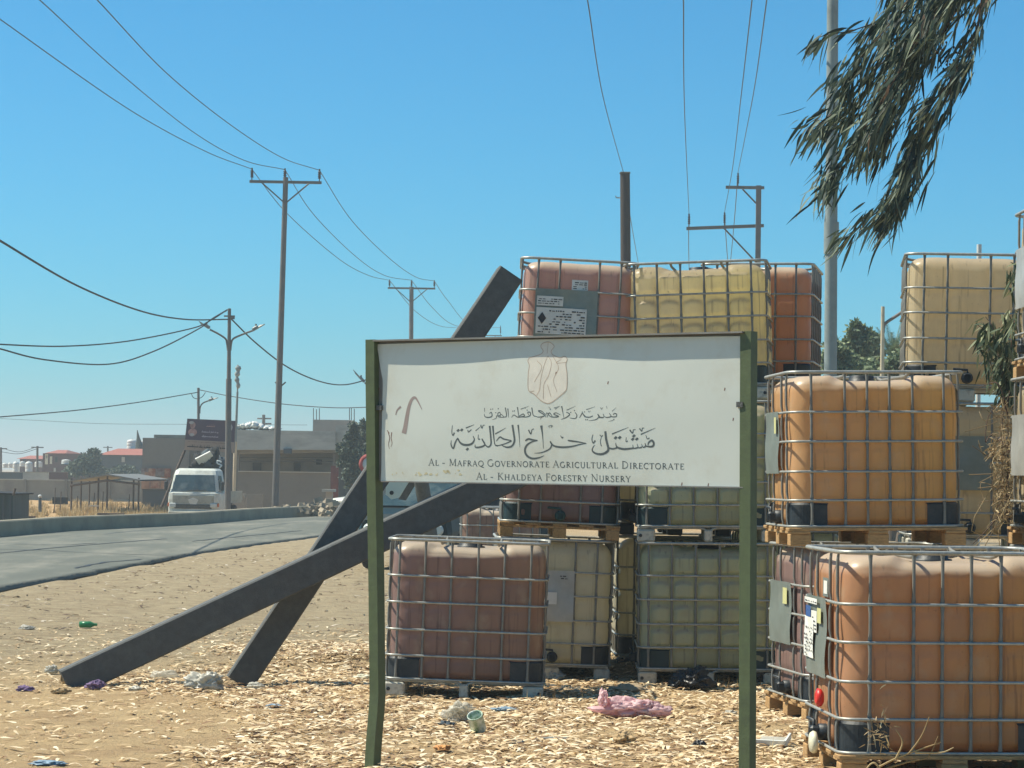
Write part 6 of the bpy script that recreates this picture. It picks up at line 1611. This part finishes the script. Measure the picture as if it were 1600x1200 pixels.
# ------------------------------------------------------------------ rubbish on the ground
def film(name, c, tr_=.4, rough=.35, al=1.0): return mat(name, c, rough=rough, var=.12, scale=9, translucent=tr_, bump=.4, bscale=18)
M_pinkbag = film("pink plastic film", rgb(250, 214, 214), .5); M_whitebag = film("white plastic film", rgb(214, 210, 196)); M_clear = mat("cloudy plastic film", rgb(226, 220, 204), rough=.3, var=.1, scale=9, translucent=.5, alpha=.6)
M_blackbag = mat("black plastic film", rgb(40, 40, 42), rough=.3, var=.3, scale=12, bump=.6, bscale=25)
M_purple = mat("purple cloth", rgb(118, 98, 130), rough=.9, var=.15); M_stone = mat("tan stone", rgb(160, 142, 116), rough=.95, var=.15, scale=9, bump=.4, bscale=30)
M_bluepl = mat("pale blue plastic", rgb(130, 152, 166), rough=.5, var=.15); M_cangreen = mat("green printed tin", rgb(60, 140, 60), rough=.4, var=.35, scale=22, color2=rgb(226, 230, 220)); M_bottleg = mat("green glass", rgb(70, 150, 104), rough=.2, var=.1, translucent=.4)
M_bark2 = mat("bark scrap", rgb(176, 150, 112), rough=.95, var=.2, scale=20, bump=.4, bscale=40)
def onground(px, py):
    z = 0
    for _ in range(4):
        q = G(px, py, z); z = ground_z(q.x, q.y)
    return Vector((q.x, q.y, z))
def crumple(lab, cat, name, px, py, w_, h_, d_, material, seed, amp=.55, freq=1.9, lumps=None):
    c = onground(px, py); k = c.y / FPX; w_, h_ = w_ * k, h_ * k
    mb = MB(); blob(mb, c + Vector((0, 0, h_ * .42)), (w_ / 2, d_, h_ * .55), seed, amp, 52, 30, .25, freq)
    for (dx, dz, rw, rh) in (lumps or []): blob(mb, c + Vector((dx * k, -.02, dz * k)), (rw * k, d_ * .7, rh * k), seed + dx, amp, 40, 24, .2, freq)
    return mb.build(name, material, None, origin=c, label=lab, cat=cat)
crumple("crumpled pink plastic bag on the leaves in front of the tanks", "plastic bag", "plastic_bag", 975, 1118, 80, 26, .13, M_pinkbag, 3, .55, 1.6, [(50, 9, 24, 10), (18, 14, 30, 11), (-33, 24, 7, 15), (36, 16, 10, 8)])
crumple("pale dirty plastic bag lying between the feet of the two beams", "plastic bag", "plastic_bag", 318, 1080, 56, 26, .10, M_whitebag, 8, .6, 2.0, [(14, 20, 14, 9)])
crumple("small white crumpled bag at the low beam's foot, left side", "plastic bag", "plastic_bag", 80, 1052, 20, 12, .05, M_whitebag, 12)
crumple("black crumpled plastic bag under the pale olive tank", "plastic bag", "plastic_bag", 1082, 1076, 52, 30, .12, M_blackbag, 5, .7, 2.2, [(-22, 8, 14, 10)])
crumple("white and red crumpled wrapper at the mauve tank's right foot", "wrapper", "wrapper", 868, 1063, 24, 14, .06, M_whitebag, 7)
crumple("white scrap of wrapper among leaves left of the pink bag's tank", "wrapper", "wrapper", 568, 1062, 30, 8, .06, M_cream, 17)
crumple("cloudy clear plastic film beside the green tin", "plastic film", "plastic_film", 712, 1130, 38, 24, .09, M_clear, 9, .7, 2, [(8, 22, 16, 10)])
crumple("grey translucent plastic bottle lying in leaves left of the pale bag", "plastic bottle", "flat_bottle", 258, 1061, 42, 14, .05, M_clear, 10, .3, 1.5)
crumple("flat tan stone behind the pink bag", "stone", "stone", 982, 1084, 62, 15, .13, M_stone, 2, .3, 1.5)
crumple("purple rag at the left picture edge", "rag", "rag", 40, 1080, 26, 8, .05, M_purple, 4); crumple("larger peaked purple rag beside the cut pipe", "rag", "rag", 150, 1076, 0.1 + 26, 13, .06, M_purple, 14)
crumple("white rounded scrap between beam shadow and pale bag", "scrap", "scrap", 400, 1077, 26, 11, .06, M_whitebag, 15, .4)
crumple("small pale scrap in the low beam's shadow", "scrap", "scrap", 213, 1080, 24, 8, .05, M_whitebag, 16, .4)
crumple("grey white wrapper on the dusty verge at left", "wrapper", "wrapper", 42, 984, 20, 7, .08, M_whitebag, 18)
crumple("pale blue plastic scrap behind the green tin", "plastic scrap", "scrap", 790, 1112, 34, 7, .05, M_bluepl, 19)
crumple("pale blue plastic scrap under the beam shadow near the sign post", "plastic scrap", "scrap", 428, 1107, 24, 7, .05, M_bluepl, 20)
crumple("shiny pale wrapper near the bottom left corner", "wrapper", "wrapper", 75, 1196, 52, 7, .06, M_bluepl, 21)
crumple("dark blue scrap beside the cloudy film", "scrap", "scrap", 697, 1136, 26, 9, .05, M_bluegrey, 22)
crumple("brown leaf heap scrap below the tin, orange tinted", "scrap", "scrap", 692, 1172, 24, 8, .05, mat("orange scrap", rgb(196, 140, 84), var=.2), 23)
crumple("black lump among leaves left of the right post", "scrap", "scrap", 1093, 1168, 20, 11, .05, M_blackbag, 24)
crumple("tan bark lump among the leaves below the pink bag", "bark", "bark_piece", 975, 1163, 28, 18, .06, M_bark2, 25, .6)
crumple("white scrap near the right post among leaves", "scrap", "scrap", 1140, 1117, 20, 7, .04, M_whitebag, 26)
crumple("small black bag heap behind the right green post", "plastic bag", "plastic_bag", 1185, 1070, 36, 28, .1, M_blackbag, 27)
crumple("dark grey flat scrap right of the tin", "scrap", "scrap", 806, 1165, 26, 8, .05, M_bluegrey, 28); crumple("long flat grey scrap right of the dark one", "scrap", "scrap", 860, 1158, 44, 7, .07, mat("grey scrap", rgb(120, 122, 118), var=.2), 29)
crumple("brown piece of bark in front of the cut pipe", "bark", "bark_piece", 95, 1084, 26, 10, .05, M_bark2, 30, .4)
# green bottle, cut pipe, printed tin, foam sheet
c = onground(137, 981); RY = Matrix.Rotation(math.pi / 2, 3, 'Y')
MB().lathe([(.015, -.09), (.032, -.085), (.034, .03), (.014, .07), (.013, .1)], c + Vector((0, 0, .035)), 14, M=RY).build("green_bottle", M_bottleg, None, origin=c, label="small green glass bottle lying on the dusty verge", cat="bottle")
c = onground(110, 1070); R = Matrix.Rotation(math.radians(25), 3, 'Z') @ RY
mb = MB().lathe([(.036, -.07), (.04, -.07), (.04, .1), (.036, .1), (.036, -.07)], c + Vector((0, 0, .045)), 18, M=R, caps=False)
mb.build("cut_pipe", M_bark2, None, origin=c, label="short cut cardboard pipe at the foot of the low beam", cat="pipe")
c = onground(748, 1144); R = Matrix.Rotation(math.radians(-14), 3, 'Y') @ Matrix.Rotation(math.radians(30), 3, 'X')
r_ = thing("printed_tin", "open white tin with green print lying tilted on the leaves", "tin can", c)
MB().lathe([(.046, 0), (.048, .004), (.048, .11), (.050, .114), (.050, .118), (.044, .118), (.044, .01)], c + Vector((0, 0, .012)), 20, M=R, caps=False).build("tin_wall", M_cangreen, r_)
MB().lathe([(0.001, 0), (.046, 0)], c + Vector((0, 0, .013)), 20, M=R, caps=False).build("tin_base", M_galv, r_)
c = onground(1208, 1166); r_ = thing("foam_tray", "broken white foam tray on the leaves right of the right post", "foam tray", c)
mb = MB(); R = Matrix.Rotation(math.radians(-20), 3, 'Z') @ Matrix.Rotation(math.radians(14), 3, 'X')
mb.box(c + Vector((0, 0, .03)), (.17, .13, .012), M=R, bev=.004); mb.build("tray_base", M_whitebag, r_)
MB().box(c + R @ Vector((0, -.07, .045)), (.18, .012, .035), M=R).build("tray_rim", M_whitepl, r_); MB().box(c + R @ Vector((.09, 0, .045)), (.012, .14, .035), M=R).build("tray_rim", M_whitepl, r_)

# white pipe stub rising behind the top right tank
q = W(1530, 420, 21.5); r_ = thing("white_pipe", "short white pipe end sticking up behind the topmost pale tan tank", "pipe", (q.x, q.y, ground_z(q.x, q.y)))
MB().tube([(q.x, q.y, ground_z(q.x, q.y)), W(1530, 382, 21.5)], .022, 10).build("pipe", M_whitepl, r_)
# ------------------------------------------------------------------ thin dusty air
hz = bpy.data.materials.new("dusty air"); hz.use_nodes = True
hn = hz.node_tree.nodes; hn.clear(); ho = hn.new("ShaderNodeOutputMaterial"); pv = hn.new("ShaderNodeVolumePrincipled")
pv.inputs["Color"].default_value = (.90, .97, .95, 1); pv.inputs["Density"].default_value = 0.0011; pv.inputs["Anisotropy"].default_value = 0.2
hz.node_tree.links.new(pv.outputs[0], ho.inputs["Volume"])
MB().box((0, 1890, 12.9), (6400, 4000, 30)).build("haze", hz, kind="stuff")
SC.cycles.volume_bounces = 0
